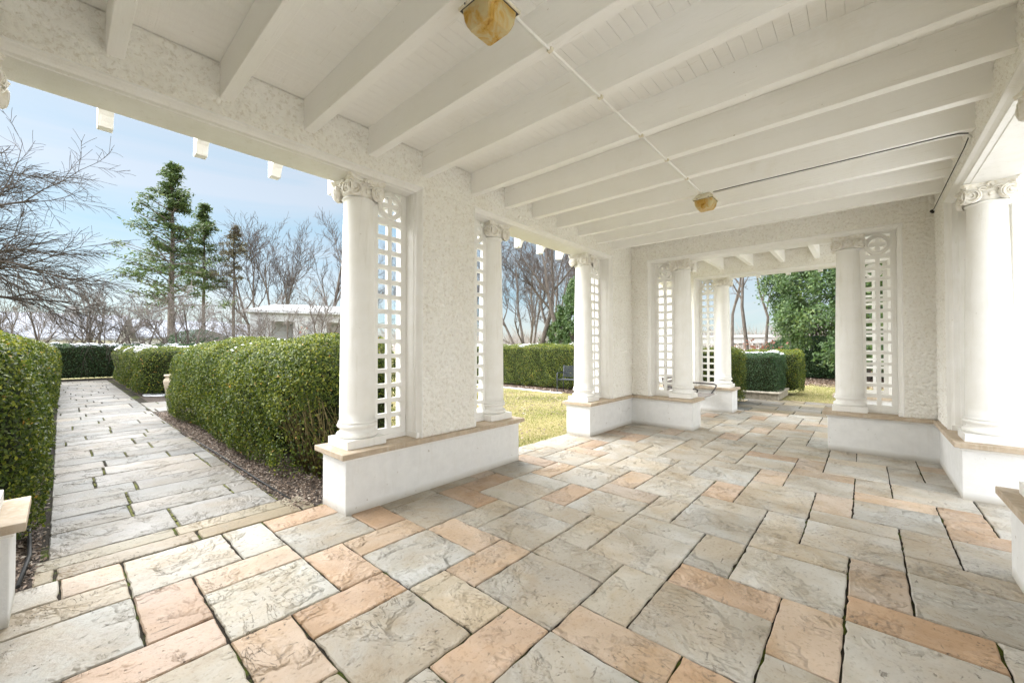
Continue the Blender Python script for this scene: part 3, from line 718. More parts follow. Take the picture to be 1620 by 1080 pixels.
# roof
mb = MB(); mb.box(-0.62, W + 0.62, -5.2, YE + TH + 0.15, ZCEIL + 0.124, ZCEIL + 0.25); part(mb, 'roof', m_roofm)
# ceiling boards
def boards(y0, y1):
    mb = MB(); x = 0.004; bw = 0.086
    while x < W - 0.01:
        x1 = min(x + bw, W - 0.002); mb.v += []; b = len(mb.v)
        g_ = 0.0018
        poly = [(x + 0.0005, ZCEIL + 0.02), (x + 0.0005, ZCEIL + 0.0035), (x + g_, ZCEIL), (x1 - g_, ZCEIL), (x1 - 0.0005, ZCEIL + 0.0035), (x1 - 0.0005, ZCEIL + 0.02)]
        mb.prism(poly, 'y', y0, y1); x = x1
    mb.box(0.0, W, y0, y1, ZCEIL + 0.021, ZCEIL + 0.03)
    part(mb, 'ceiling_boards', m_wood)
boards(-4.6, YC); boards(YC + TH, YE)
BY = [-4.35, -3.78, -3.21, -2.64, -2.08, -1.509, -0.939, -0.371, 0.194, 0.795, 1.480, 2.058, 2.618, 3.210, 3.795, 4.375, 4.960, 5.52]
def beam_mesh(seed, along_x, a0, a1, wd):
    r = random.Random(seed); mb = MB(); n = 14; ph = r.uniform(0, 6); sg_ = r.uniform(0.001, 0.005); b = 0
    for i in range(n + 1):
        u = i / n; t = a0 + (a1 - a0) * u; oy = 0.003 * math.sin(ph + 4 * u) * math.sin(math.pi * u); dz = -sg_ * math.sin(math.pi * u) + r.uniform(-0.0008, 0.0008)
        for (q, z) in ((0.004, 3.257), (wd - 0.004, 3.257), (wd, 3.261), (wd, ZCEIL + 0.004), (0, ZCEIL + 0.004), (0, 3.261)):
            zz = z + (dz if z < 3.3 else 0); mb.v.append((t, q + oy, zz) if along_x else (q + oy, t, zz))
    for i in range(n):
        for k in range(6): j = (k + 1) % 6; mb.f.append([i * 6 + k, i * 6 + j, (i + 1) * 6 + j, (i + 1) * 6 + k]); mb.sm.append(False)
    mb.f.append(list(range(6))); mb.sm.append(False); mb.f.append([n * 6 + k for k in range(6)]); mb.sm.append(False)
    me = mb.mesh('ceiling_beam'); me.materials.append(m_wood); return me
me_beams = [beam_mesh(k, True, 0.0, W, 0.083) for k in range(4)]
for i_, y in enumerate(BY[:-1]):
    o = link('ceiling_beam', me_beams[i_ * 7 % 4]); place(o, 0, y, 0)
mbeam = MB(); mbeam.box(0, 0.083, YC + TH, YE, 3.257, ZCEIL + 0.004); me_beam2 = mbeam.mesh('back_beam', 0.004, 1); me_beam2.materials.append(m_wood)
for x in (0.38, 0.955, 1.545, 2.115, 2.69, 3.27, 3.85):
    o = link('ceiling_beam', me_beam2); place(o, x, 0, 0)
# scrolled rafter tails outside
def tail_mesh():
    # local: x outward, profile in x,z
    low = [(0.0, 3.235), (0.12, 3.235), (0.18, 3.23), (0.225, 3.212), (0.258, 3.18), (0.278, 3.14), (0.29, 3.105), (0.375, 3.105), (0.375, 3.36)]
    mb = MB(); mb.prism(low + [(0.0, 3.36)], 'y', 0.0, 0.083); return mb.mesh('rafter_tail', 0.002, 1)
me_tail = tail_mesh(); me_tail.materials.append(m_trim)
for y in BY:
    if y < YC:
        o = link('rafter_tail', me_tail); place(o, -TH, y + 0.083, 0, math.pi)
        o = link('rafter_tail', me_tail); place(o, W + TH, y, 0, 0)
for x in (0.38, 0.955, 1.545, 2.115, 2.69, 3.27, 3.85):
    o = link('rafter_tail', me_tail); place(o, x + 0.083, YE + TH, 0, R(90))

# ------------------------------------------------------------------ ceiling lights and conduit
def ceiling_light(x, y, label):
    t = empty('ceiling_light', (x, y, 3.257), 0, label, 'ceiling light', 'square porch ceiling lights')
    mb = MB()
    def fr(z0, s0, z1, s1):
        b = len(mb.v); mb.v += [(-s0, -s0, z0), (s0, -s0, z0), (s0, s0, z0), (-s0, s0, z0), (-s1, -s1, z1), (s1, -s1, z1), (s1, s1, z1), (-s1, s1, z1)]
        for q in ((3, 2, 1, 0), (4, 5, 6, 7), (0, 1, 5, 4), (1, 2, 6, 5), (2, 3, 7, 6), (3, 0, 4, 7)): mb.f.append([b + i for i in q]); mb.sm.append(False)
    fr(-0.018, 0.062, 0.0, 0.060); fr(-0.062, 0.108, -0.018, 0.078); fr(-0.078, 0.112, -0.062, 0.112)
    mb.build('housing', m_lamp, t, 0.002)
    mb = MB(); fr(-0.0785, 0.106, -0.0782, 0.106); mb.build('gasket', m_iron, t)
    mb = MB(); fr(-0.125, 0.090, -0.0785, 0.100); fr(-0.170, 0.066, -0.1255, 0.0895)
    mb = MB(); b = 0
    rib_ = [(-0.0785 - 0.0465 * i / 16.0, 0.101 - 0.006 * i / 16.0 - (0.0016 if i % 2 else 0.0), 0.012) for i in range(17)]
    for (z, s, c_) in rib_ + [(-0.150, 0.086, 0.013), (-0.178, 0.070, 0.010)]:
        mb.v += [(-s + c_, -s, z), (s - c_, -s, z), (s, -s + c_, z), (s, s - c_, z), (s - c_, s, z), (-s + c_, s, z), (-s, s - c_, z), (-s, -s + c_, z)]
    for k in range(0, 8 * 18, 8):
        for i in range(8): j = (i + 1) % 8; mb.f.append([k + i, k + j, k + 8 + j, k + 8 + i]); mb.sm.append(False)
    mb.f.append(list(range(8))); mb.sm.append(False); mb.f.append(list(range(144, 152))); mb.sm.append(False)
    mb.build('diffuser', m_glass, t, 0.001)
    mb = MB()
    for sx in (-0.06, 0.06): mb.tube([(sx, -0.1121, -0.07), (sx, -0.1161, -0.07)], 0.005, 8)
    mb.build('screw', m_iron, t)
    return t
ceiling_light(2.015, -0.245, 'larger looking amber stained square ceiling light at the top edge, over the near floor')
ceiling_light(2.055, 3.285, 'small looking beige square ceiling light in mid porch where the two conduits meet')
mb = MB(); pts = [(2.045, y, 3.247 - 0.004 * math.sin(i * 1.7)) for i, y in enumerate(np.linspace(-0.15, 3.2, 14))]; mb.tube(pts, 0.0085, 10)
t = mb.build('conduit_pipe', m_trim); tag(t, 'thin straight white conduit running under the beams between both ceiling lights', 'conduit')
for y in BY:
    if -0.1 < y < 3.1:
        cl = MB(); cl.box(2.028, 2.062, y + 0.03, y + 0.055, 3.236, 3.2565); cl.build('clip', m_lamp, t, 0.001)
pts = [(2.15, 3.250, 3.247), (2.8, 3.250, 3.246), (3.5, 3.252, 3.247), (3.92, 3.252, 3.247), (4.03, 3.262, 3.246), (4.085, 3.30, 3.244), (4.112, 3.38, 3.24), (4.117, 3.6, 3.238), (4.117, 4.5, 3.236), (4.117, 5.2, 3.234), (4.117, 5.66, 3.232), (4.110, 5.745, 3.23)]
mb = MB(); mb.tube(pts, 0.0095, 10)
t = tag(mb.build('conduit_pipe', m_trim), 'white conduit with a dark line for its shadow gap, bent at the right wall and ending in a hole', 'conduit')
mb = MB(); mb.tube([(x - (0.012 if i > 5 else 0.0), y - (0.011 if i < 6 else 0), z + 0.006) for i, (x, y, z) in enumerate(pts)], 0.0045, 6); mb.build('shadow_gap', m_dark, t)  # dark tube standing in for the shadowed gap along the conduit
mb = MB(); mb.lathe([(0.028, 0), (0.022, 0.01), (0.012, 0.03)], 14); o = mb.build('pipe_hole', m_dark, t); o.location = (4.10, 5.742, 3.225); o.rotation_euler = (R(90), 0, 0)

# downspout outside the right wall
ds = MB(); ds.prism([(4.60, 4.90), (4.66, 4.90), (4.675, 4.92), (4.66, 4.94), (4.675, 4.96), (4.66, 4.98), (4.66, 5.0), (4.60, 5.0)], 'z', 0.62, 3.3)
tag(ds.build('downspout', m_trim), 'white fluted downspout just outside the right-hand column', 'downspout')

# ------------------------------------------------------------------ leaves
def leaf_quads(P, Nn, size, rng, spread=0.9, aspect=0.55, bias=None):
    """one folded diamond (two triangles -> one quad) per point"""
    n = len(P); d = rng.normal(size=(n, 3)).astype(np.float32)
    nn = Nn + spread * d; nn /= np.linalg.norm(nn, axis=1, keepdims=True) + 1e-9
    t = rng.normal(size=(n, 3)).astype(np.float32)
    if bias is not None: t += bias
    t -= nn * (t * nn).sum(1, keepdims=True); t /= np.linalg.norm(t, axis=1, keepdims=True) + 1e-9
    b = np.cross(nn, t); s = (size * rng.uniform(0.65, 1.3, n))[:, None].astype(np.float32)
    V = np.empty((n, 4, 3), np.float32)
    V[:, 0] = P - t * s * 0.5; V[:, 1] = P + b * s * 0.5 * aspect + nn * s * 0.08; V[:, 2] = P + t * s * 0.5; V[:, 3] = P - b * s * 0.5 * aspect + nn * s * 0.08
    return V.reshape(-1, 3), np.arange(4 * n, dtype=np.int32).reshape(n, 4)
def wob(P, s, seed):
    r = np.random.RandomState(seed); o = np.zeros(len(P), np.float32)
    for k in range(7):
        d = r.normal(size=3); d /= np.linalg.norm(d); f = s * r.uniform(0.6, 2.2); o += np.sin(P @ (d * f).astype(np.float32) + r.uniform(0, 6.28)) / (1 + 0.3 * k)
    return o / 3.0
def hedge(x0, x1, y0, y1, h, n, leaf, m, label, group, seed, rad=0.28, snow=0, faces='all', name='hedge', bare=None, wamp=0.05, sidepull=1.0, skip=None):
    rng = np.random.RandomState(seed)
    root = empty(name, ((x0 + x1) / 2, (y0 + y1) / 2, 0), 0, label, 'hedge', group)
    O = np.array([(x0 + x1) / 2, (y0 + y1) / 2, 0], np.float32)
    lx, ly = x1 - x0, y1 - y0
    areas = {'x0': ly * h, 'x1': ly * h, 'y0': lx * h, 'y1': lx * h, 'top': lx * ly}
    if skip:
        for k in skip: areas[k] *= 0.06
    ks = list(areas); pr_ = np.array([areas[k] for k in ks]); pr_ /= pr_.sum()
    ch = rng.choice(5, size=n, p=pr_); u, v = rng.rand(n), rng.rand(n)
    P = np.zeros((n, 3), np.float32)
    for i, k in enumerate(ks):
        s = ch == i
        if k == 'x0': P[s] = np.c_[np.full(s.sum(), x0), y0 + ly * u[s], h * v[s]]
        if k == 'x1': P[s] = np.c_[np.full(s.sum(), x1), y0 + ly * u[s], h * v[s]]
        if k == 'y0': P[s] = np.c_[x0 + lx * u[s], np.full(s.sum(), y0), h * v[s]]
        if k == 'y1': P[s] = np.c_[x0 + lx * u[s], np.full(s.sum(), y1), h * v[s]]
        if k == 'top': P[s] = np.c_[x0 + lx * u[s], y0 + ly * v[s], np.full(s.sum(), h)]
    lo = np.array([x0 + rad, y0 + rad, 0.05]); hi = np.array([x1 - rad, y1 - rad, h - rad])
    Q = np.clip(P, lo, hi); D = P - Q; D[:, 2] *= 1.0
    ln = np.linalg.norm(D, axis=1, keepdims=True) + 1e-6; Nn = (D / ln).astype(np.float32)
    P = (Q + Nn * rad).astype(np.float32)
    clump = wob(P, 9.0, seed + 1); big = wob(P, 2.0, seed + 2); fine = wob(P * np.array([1, 1, 0.35], np.float32), 22.0, seed + 3)
    depth = rng.exponential(0.055, n)
    P = P + Nn * (wamp * big + 0.055 * clump + 0.022 * fine - depth + 0.015)[:, None].astype(np.float32)
    P[:, 2] += 0.0
    # narrower towards the ground
    keep = P[:, 2] > 0.06 + 0.06 * rng.rand(n)
    if bare is not None: keep &= ~bare(P, rng)
    P, Nn, dep, cl_ = P[keep], Nn[keep], depth[keep], clump[keep]
    V, F = leaf_quads(P, Nn, leaf, rng, 0.75, bias=np.array([0, 0, 0.8], np.float32))
    hgt = np.clip(P[:, 2] / h, 0, 1)
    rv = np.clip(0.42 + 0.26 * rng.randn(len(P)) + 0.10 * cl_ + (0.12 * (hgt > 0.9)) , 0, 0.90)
    rv[rng.rand(len(P)) < 0.008] = 1.0
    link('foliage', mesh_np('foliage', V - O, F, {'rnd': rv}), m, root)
    # inner twigs
    gx = np.linspace(x0 + 0.11, x1 - 0.11, max(3, int(lx / 0.25))); gy = np.linspace(y0 + 0.11, y1 - 0.11, max(3, int(ly / 0.25)))
    mb = MB(); ii = 0.10
    if bare is None: mb.box(x0 + ii - O[0], x1 - ii - O[0], y0 + ii - O[1], y1 - ii - O[1], 0.10, h - 0.12)
    else: mb.box(x0 + ii - O[0], x1 - 1.5 - O[0], y0 + 0.14 - O[1], y1 - ii - O[1], 0.10, h - 0.12); mb.box(x1 - 1.5 - O[0], x1 - 0.16 - O[0], y0 + 0.5 - O[1], y1 - ii - O[1], 0.10, h - 0.12)
    mb.build('inner_twigs', m_hcore, root, rad * 0.7, seg=3)
    if snow:
        s = (Nn[:, 2] > 0.55) & (wob(P, 3.2, seed + 9) > 0.15) & (dep < 0.05) & (rng.rand(len(P)) < snow)
        if s.sum() > 60:
            Ps = P[s] + np.array([0, 0, leaf * 0.35], np.float32); Ns = np.tile(np.array([0, 0, 1], np.float32), (len(Ps), 1))
            V, F = leaf_quads(Ps, Ns, max(leaf * 1.5, 0.03), rng, 0.25, 0.9)
            link('snow', mesh_np('snow', V - O, F), m_snow, root)
    return root
def bareR(P, rng):
    z = P[:, 2]; x = P[:, 0]
    return ((x > -1.95 + 0.8 * z + 0.25 * np.sin(z * 9)) & (z < 0.95) & (rng.rand(len(P)) < 0.84)) 
h1 = hedge(-8.25, -0.95, -0.09, 1.35, 1.57, 150000, 0.031, m_box, 'long clipped boxwood hedge right of the path, bare stems by the white pier', 'hedges beside the garden path', 21, rad=0.50, wamp=0.12, snow=0.012, bare=bareR, skip=('y1',))
st = MB(); rg = random.Random(4)
for k in range(80):
    bx_ = rg.uniform(-2.1, -1.1); by_ = rg.uniform(0.25, 0.7); ex = bx_ + rg.uniform(-0.2, 0.45); ey = by_ - rg.uniform(0.0, 0.5); zt_ = rg.uniform(0.6, 1.0)
    st.tube([(bx_, by_, 0), (bx_ * 0.7 + ex * 0.3, by_ * 0.75 + ey * 0.25 + rg.uniform(-.03, .03), zt_ * 0.4), (ex, max(ey, 0.03), zt_)], [0.011, 0.008, 0.003], 5)
o = st.build('stem', m_stem, h1); o.matrix_parent_inverse = Matrix.Translation(-Vector(h1.location)); tag(o, 'bare olive brown stems at the end of the hedge', kind='stuff')
hedge(-8.6, -1.05, -3.6, -1.80, 1.64, 130000, 0.031, m_box, 'big boxwood hedge at the left edge beside the path', 'hedges beside the garden path', 22, rad=0.55, wamp=0.12, snow=0.0, skip=('y0',))
hedge(-20.5, -9.6, -4.2, -1.72, 1.58, 60000, 0.045, m_box, 'farther boxwood hedge left of the path, rounded end dusted with snow', 'hedges beside the garden path', 23, rad=0.4, snow=0.10, skip=('y0',))
hedge(-22.0, -12.9, -0.10, 3.4, 1.48, 70000, 0.045, m_box, 'farther boxwood hedge right of the path behind the urn, snow on top', 'hedges beside the garden path', 24, rad=0.38, snow=0.5, skip=('y1',))
hedge(-25.0, -23.3, -14.0, 8.5, 1.60, 70000, 0.06, m_yew, 'dark straight hedge with snowy top closing the far end of the path', 'snowy yew hedges', 25, rad=0.2, snow=0.9, skip=('x0',))
hedge(-13.0, -1.9, 9.85, 11.2, 1.56, 110000, 0.036, m_box, 'square clipped hedge at the back of the lawn, seen between two piers', 'hedges around the lawn', 26, rad=0.16, snow=0.35, skip=('y1',))
hedge(-0.9, 0.98, 9.35, 10.9, 1.45, 40000, 0.03, m_box, 'light green hedge touching the far pier of the porch', 'hedges behind the porch', 27, rad=0.2)
hedge(-0.2, 1.58, 11.85, 13.4, 1.30, 30000, 0.032, m_yew, 'dark green square hedge rising from the low stone trough', 'hedges behind the porch', 28, rad=0.14, snow=0.6)
hedge(0.3, 1.93, 13.5, 14.8, 1.36, 22000, 0.036, m_box, 'narrow light green hedge behind the dark square hedge', 'hedges behind the porch', 29, rad=0.2)
# low stone trough below the dark hedge
tr = MB(); x0, x1, y0, y1 = -0.2, 1.62, 11.55, 11.85
tr.box(-0.3, 1.62, 11.50, 11.72, -0.02, 0.16); tr.box(1.40, 1.62, 11.72, 13.4, -0.02, 0.16); tr.box(-0.33, 1.66, 11.47, 11.76, 0.162, 0.205); tr.box(1.36, 1.66, 11.76, 13.4, 0.162, 0.205)
tag(tr.build('planting_trough', m_trough, None, 0.012), 'low weathered stone edging around the dark square hedge', 'stone planter')
# dark round shrub behind the hedges
def blob_shrub(name, x, y, z, rx, ry, rz_, n, leaf, m, label, cat, seed, snow=0.0, group=None):
    rng = np.random.RandomState(seed); root = empty(name, (x, y, 0), 0, label, cat, group)
    d = rng.normal(size=(n, 3)); d /= np.linalg.norm(d, axis=1, keepdims=True); d = d.astype(np.float32)
    r = 1 - rng.exponential(0.07, n) + 0.10 * wob(d * 3, 2.0, seed + 1); P = d * r[:, None] * np.array([rx, ry, rz_]) + np.array([0, 0, z]); P = P.astype(np.float32)
    k = P[:, 2] > 0.03; P = P[k]; d = d[k]
    V, F = leaf_quads(P, d, leaf, rng, 0.8); rv = np.clip(0.45 + 0.22 * rng.randn(len(P)), 0, 1)
    link('foliage', mesh_np('foliage', V, F, {'rnd': rv}), m, root)
    mb = MB(); mb.lathe([(0.02, 0), (rx * 0.40, max(0.05, z - rz_ * 0.5)), (rx * 0.5, z), (rx * 0.3, z + rz_ * 0.4), (0.02, z + rz_ * 0.5)], 14); mb.build('inner_twigs', m_hcore, root)
    return root
blob_shrub('round_shrub', *spot(79.5, 34), 0.9, 2.6, 2.4, 1.7, 26000, 0.09, m_yew, 'dark rounded evergreen shrub showing above the far right hedge', 'shrub', 40)
blob_shrub('yew_shrub', *spot(3.6, 25.5), 0.7, 3.2, 1.8, 1.35, 60000, 0.075, m_yew, 'dark blue-green yew at the foot of the big cedar', 'shrub', 41)

# ------------------------------------------------------------------ trees
def limb_paths(rng, p, d, length, r, level, maxlev, out, up_=0.12, wig=0.18, ratio=0.62, nchild=(4, 6), ang=(28, 60), droop=0.0, start=0.25):
    seg = max(3, int(5 - level * 0.5)); pts = [p.copy()]; rad = [r]; cur = p.copy(); dd = d.copy()
    for i in range(seg):
        dd = dd + Vector((rng.gauss(0, wig), rng.gauss(0, wig), rng.gauss(0, wig) + up_ * (1 if level else 0.3) - droop * level)); dd.normalize()
        cur = cur + dd * (length / seg); pts.append(cur.copy()); rad.append(max(r * (1 - 0.78 * (i + 1) / seg), 0.0035))
    out.append((level, pts, rad))
    if level >= maxlev: return
    nc = rng.randint(*nchild)
    for k in range(nc):
        u = start + (1 - start) * (k + rng.random()) / nc; i = min(int(u * seg), seg - 1); f = u * seg - i
        bp = pts[i].lerp(pts[i + 1], f); bd = (pts[i + 1] - pts[i]).normalized()
        ax = bd.orthogonal().normalized(); ax = Matrix.Rotation(rng.uniform(0, 6.28), 3, bd) @ ax
        nd = Matrix.Rotation(R(rng.uniform(*ang)), 3, ax) @ bd
        limb_paths(rng, bp, nd, length * ratio * rng.uniform(0.75, 1.15) * (1.05 - 0.35 * u if level == 0 else 1), max(rad[i] * 0.62, 0.004), level + 1, maxlev, out, up_, wig, ratio, nchild, ang, droop, 0.15)
def bare_tree_meshes(seed, height, r0, maxlev=4, trunk_frac=0.55, mind=0.012, **kw):
    rng = random.Random(seed); out = []
    stems = kw.pop('stems', 1); spread = kw.pop('spread', 25); lean = kw.pop('lean', (0, 0))
    for s in range(stems):
        a = 6.28 * s / max(stems, 1) + rng.uniform(-0.5, 0.5); tl = R(rng.uniform(0.5, 1.0) * spread) if stems > 1 else 0
        d = Vector((math.sin(tl) * math.cos(a) + lean[0], math.sin(tl) * math.sin(a) + lean[1], math.cos(tl))).normalized()
        limb_paths(rng, Vector((0, 0, -0.05)), d, height * trunk_frac, r0 / math.sqrt(stems), 0, maxlev, out, **kw)
    a, b = MB(), MB()
    for lv, pts, rad in out:
        if lv <= 1: a.tube(pts, [max(x, mind) for x in rad], 7 if lv == 0 else 5, caps=False)
        else: b.tube(pts, [max(x, mind * 0.75) for x in rad], 3, caps=False)
    def raw(mb, nm):
        me = bpy.data.meshes.new(nm); me.from_pydata(mb.v, [], mb.f); me.polygons.foreach_set('use_smooth', [True] * len(me.polygons)); return me
    return raw(a, 'trunk'), raw(b, 'crown')
def put_tree(name, meshes, mats, x, y, label, cat, group=None, rz=0.0, s=1.0, z=0.0):
    t = empty(name, (x, y, z), rz, label, cat, group); t.scale = (s, s, s)
    for nm, me, m in zip(('trunk', 'crown'), meshes, mats):
        o = link(nm, me, m, t)
    return t
BR = 'bare winter trees around the garden'
# spreading tree reaching in from the left
def spreading_meshes(seed):
    rng = random.Random(seed); out = []; limb_paths(rng, Vector((0, 0, -0.1)), Vector((0.03, 0, 1)), 6.0, 0.36, 9, 9, out)
    for k in range(17):
        a = 6.28 * k / 17 * 1.0 + rng.uniform(-0.2, 0.2); z = rng.uniform(2.4, 5.6)
        limb_paths(rng, Vector((0, 0, z)), Vector((math.cos(a), math.sin(a), rng.uniform(0.05, 0.75))).normalized(), rng.uniform(4.4, 6.2), 0.10, 1, 4, out, -0.015, 0.09, 0.46, (7, 10), (18, 44), 0.012, 0.2)
    a_, b_ = MB(), MB()
    for lv, pts, rad in out:
        if lv in (9, 1): a_.tube(pts, rad, 7, caps=False)
        else: b_.tube(pts, [max(x, 0.006) for x in rad], 3, caps=False)
    r = []
    for mb, nm in ((a_, 'trunk'), (b_, 'crown')):
        me = bpy.data.meshes.new(nm); me.from_pydata(mb.v, [], mb.f); r.append(me)
    return r
T = spreading_meshes(101)
put_tree('spreading_tree', T, (m_barkd, m_barkd), *spot(104, 21), 'big dark bare tree whose drooping branches reach in from the left edge', 'tree', BR, 0.6)
# small many-stemmed ornamental trees beyond the hedges
O1 = bare_tree_meshes(111, 6.2, 0.17, 4, 0.55, 0.010, stems=4, spread=48, up_=0.05, wig=0.13, ratio=0.60, nchild=(3, 5), ang=(22, 50))
O2 = bare_tree_meshes(112, 6.0, 0.17, 4, 0.60, 0.010, stems=4, spread=38, up_=0.08, wig=0.11, ratio=0.55, nchild=(3, 5), ang=(20, 45))
orn = [(93.5, 36, O2, 'small bare tree above the near left hedge, farthest left'), (91.0, 31, O1, 'small bare crabapple behind the snowy far hedge, left of centre'), (87.8, 33, O2, 'upright bare crabapple standing over the middle of the snowy far hedge'),
       (84.6, 30, O1, 'wide V-shaped bare crabapple left of the tall evergreen'), (80.8, 30, O2, 'bare crabapple with pale fanned branches in front of the tall evergreen trunks'), (75.6, 34, O1, 'bare shrub tree left of the white pavilion'),
       (71.2, 26, O1, 'bare shrub tree in front of the white pavilion'), (66.8, 25, O2, 'dense pale bare shrub tree at the pavilion, beside the white column')]
for i, (az, d, T, lb_) in enumerate(orn): put_tree('crabapple_tree', T, (m_bark, m_twigl), *spot(az, d), lb_, 'tree', 'small bare crabapples', i * 1.3 + 0.4, 0.95 + 0.08 * (i % 3))
B1 = bare_tree_meshes(121, 15, 0.20, 4, 0.62, 0.014, up_=0.16, wig=0.10, ratio=0.52, nchild=(4, 6), ang=(25, 50))
B2 = bare_tree_meshes(122, 15, 0.20, 4, 0.55, 0.014, stems=2, spread=12, up_=0.14, wig=0.13, ratio=0.55, nchild=(4, 6), ang=(25, 55))
B3 = bare_tree_meshes(123, 14, 0.24, 4, 0.60, 0.014, stems=3, spread=16, up_=0.12, wig=0.12, ratio=0.55, nchild=(4, 5), ang=(22, 50))
B4 = bare_tree_meshes(124, 15, 0.12, 4, 0.62, 0.012, up_=0.16, wig=0.14, ratio=0.45, nchild=(3, 5), ang=(25, 55))
tall = [(74.6, 46, B2, 1.25, 'crooked bare tree with brown-grey crown right of the evergreens'), (72.0, 48, B3, 1.2, 'forked bare tree rising behind the pavilion roof'), (66.3, 38, B1, 1.1, 'slender bare tree against the sky beside the first white column'),
        (61.5, 40, B3, 0.9, 'bare tree glimpsed through the first lattice screen'), (55.0, 36, B2, 0.85, 'bare tree hidden behind the stucco pier'), (46.5, 34, B3, 0.9, 'bare tree glimpsed through the second lattice screen'),
        (40.2, 24, B2, 0.78, 'bare tree with a leaning mossy branch just right of the second column'), (37.4, 27, B1, 1.0, 'tall straight bare tree in the middle of the second opening'), (36.0, 30, B2, 1.0, 'twin-stemmed bare tree in the second opening'),
        (34.4, 25, B1, 0.9, 'bare tree close to the green arborvitae, in the second opening'), (38.9, 38, B3, 1.0, 'distant bare tree behind the lawn hedge'),
        (12.6, 30, B4, 1.0, 'slim bare tree next to the far column of the back opening'), (10.8, 27, B4, 1.05, 'slim bare tree in the middle of the back opening'), (9.2, 29, B4, 0.9, 'crooked bare tree left of the big cedar'),
        (-9.5, 16, B3, 0.8, 'bare tree seen past the right-hand column'), (-13.5, 24, B1, 0.9, 'bare tree beyond the right edge')]
for i, (az, d, T, s, lb_) in enumerate(tall): put_tree('bare_tree', T, (m_bark, m_twig), *spot(az, d), lb_, 'tree', BR, i * 2.1 + 0.3, s)
# conifers
def conifer(name, x, y, H, seed, label, r0=0.3, zlow=0.3, width=0.16, m=None, nb=46, gap=0.25, leaf=0.30, nl=90, group=None):
    rng = random.Random(seed); nr = np.random.RandomState(seed); root = empty(name, (x, y, 0), 0, label, 'tree', group)
    tk = MB(); tk.tube([(0.25 * math.sin(i * 0.7) * i / 10, 0.1 * math.cos(i) * i / 10, H * i / 10.0) for i in range(11)], [r0 * (1 - 0.92 * i / 10.0) + 0.02 for i in range(11)], 8, caps=False)
    Ps, Ns = [], []
    for k in range(nb):
        u = zlow + (1 - zlow) * ((k + rng.random()) / nb); z = H * u
        if rng.random() < gap * (1.3 - u): continue
        a = rng.uniform(0, 6.28); Lb = H * width * (((1 - u) / (1 - zlow)) ** 0.85 * 0.95 + 0.03) * rng.uniform(0.35, 1.3)
        d = Vector((math.cos(a), math.sin(a), rng.uniform(-0.15, 0.75))); pts = []
        for i in range(5):
            f = i / 4.0; pts.append(Vector((0, 0, z)) + d * Lb * f + Vector((0, 0, -0.16 * Lb * f * f + 0.1 * Lb * f ** 3)))
        tk.tube(pts, [0.05 * (1 - f / 4.6) + 0.012 for f in range(5)], 4, caps=False)
        for c_ in range(rng.randint(2, 5)):
            f = rng.uniform(0.35, 1.0); i = min(int(f * 4), 3); q = pts[i].lerp(pts[i + 1], f * 4 - i); off_ = Vector((rng.gauss(0, 0.16 * Lb), rng.gauss(0, 0.16 * Lb), rng.uniform(-0.05, 0.25)))
            tk.tube([q, q + off_ * 0.6 + Vector((0, 0, 0.05)), q + off_], [0.02, 0.015, 0.008], 3, caps=False); r_ = rng.uniform(0.20, 0.42) * (1.25 - 0.7 * u)
            for j in range(int(nl * rng.uniform(0.5, 1.2))):
                u3 = Vector((rng.gauss(0, 1), rng.gauss(0, 1), rng.gauss(0, 0.55))) * r_
                Ps.append(tuple(q + off_ + u3)); Ns.append((u3.x * 0.6, u3.y * 0.6, 1))
    tk_me = bpy.data.meshes.new('trunk'); tk_me.from_pydata(tk.v, [], tk.f); link('trunk', tk_me, m_bark, root)
    P = np.array(Ps, np.float32); Nn = np.array(Ns, np.float32); V, F = leaf_quads(P, Nn, leaf, nr, 0.5, 0.32)
    link('crown', mesh_np('crown', V, F, {'rnd': np.clip(0.45 + 0.25 * nr.randn(len(P)), 0, 1)}), m or m_fir, root); return root
conifer('tall_evergreen', *spot(82.0, 44), 16.7, 61, 'tallest evergreen, open green crown on a bare twin trunk, left of centre', 0.28, 0.28, 0.25, nb=120, gap=0.2, leaf=0.34, nl=34)
conifer('tall_evergreen', *spot(79.2, 47), 14.7, 62, 'second evergreen, narrower and shorter, just right of the tallest one', 0.17, 0.45, 0.17, nb=56, gap=0.2, leaf=0.34, nl=36)
conifer('tall_evergreen', *spot(76.4, 45), 12.6, 63, 'third and shortest evergreen, thin brownish crown between the evergreens and bare trees', 0.16, 0.60, 0.16, m=m_brown, nb=30, gap=0.2, leaf=0.30, nl=26)
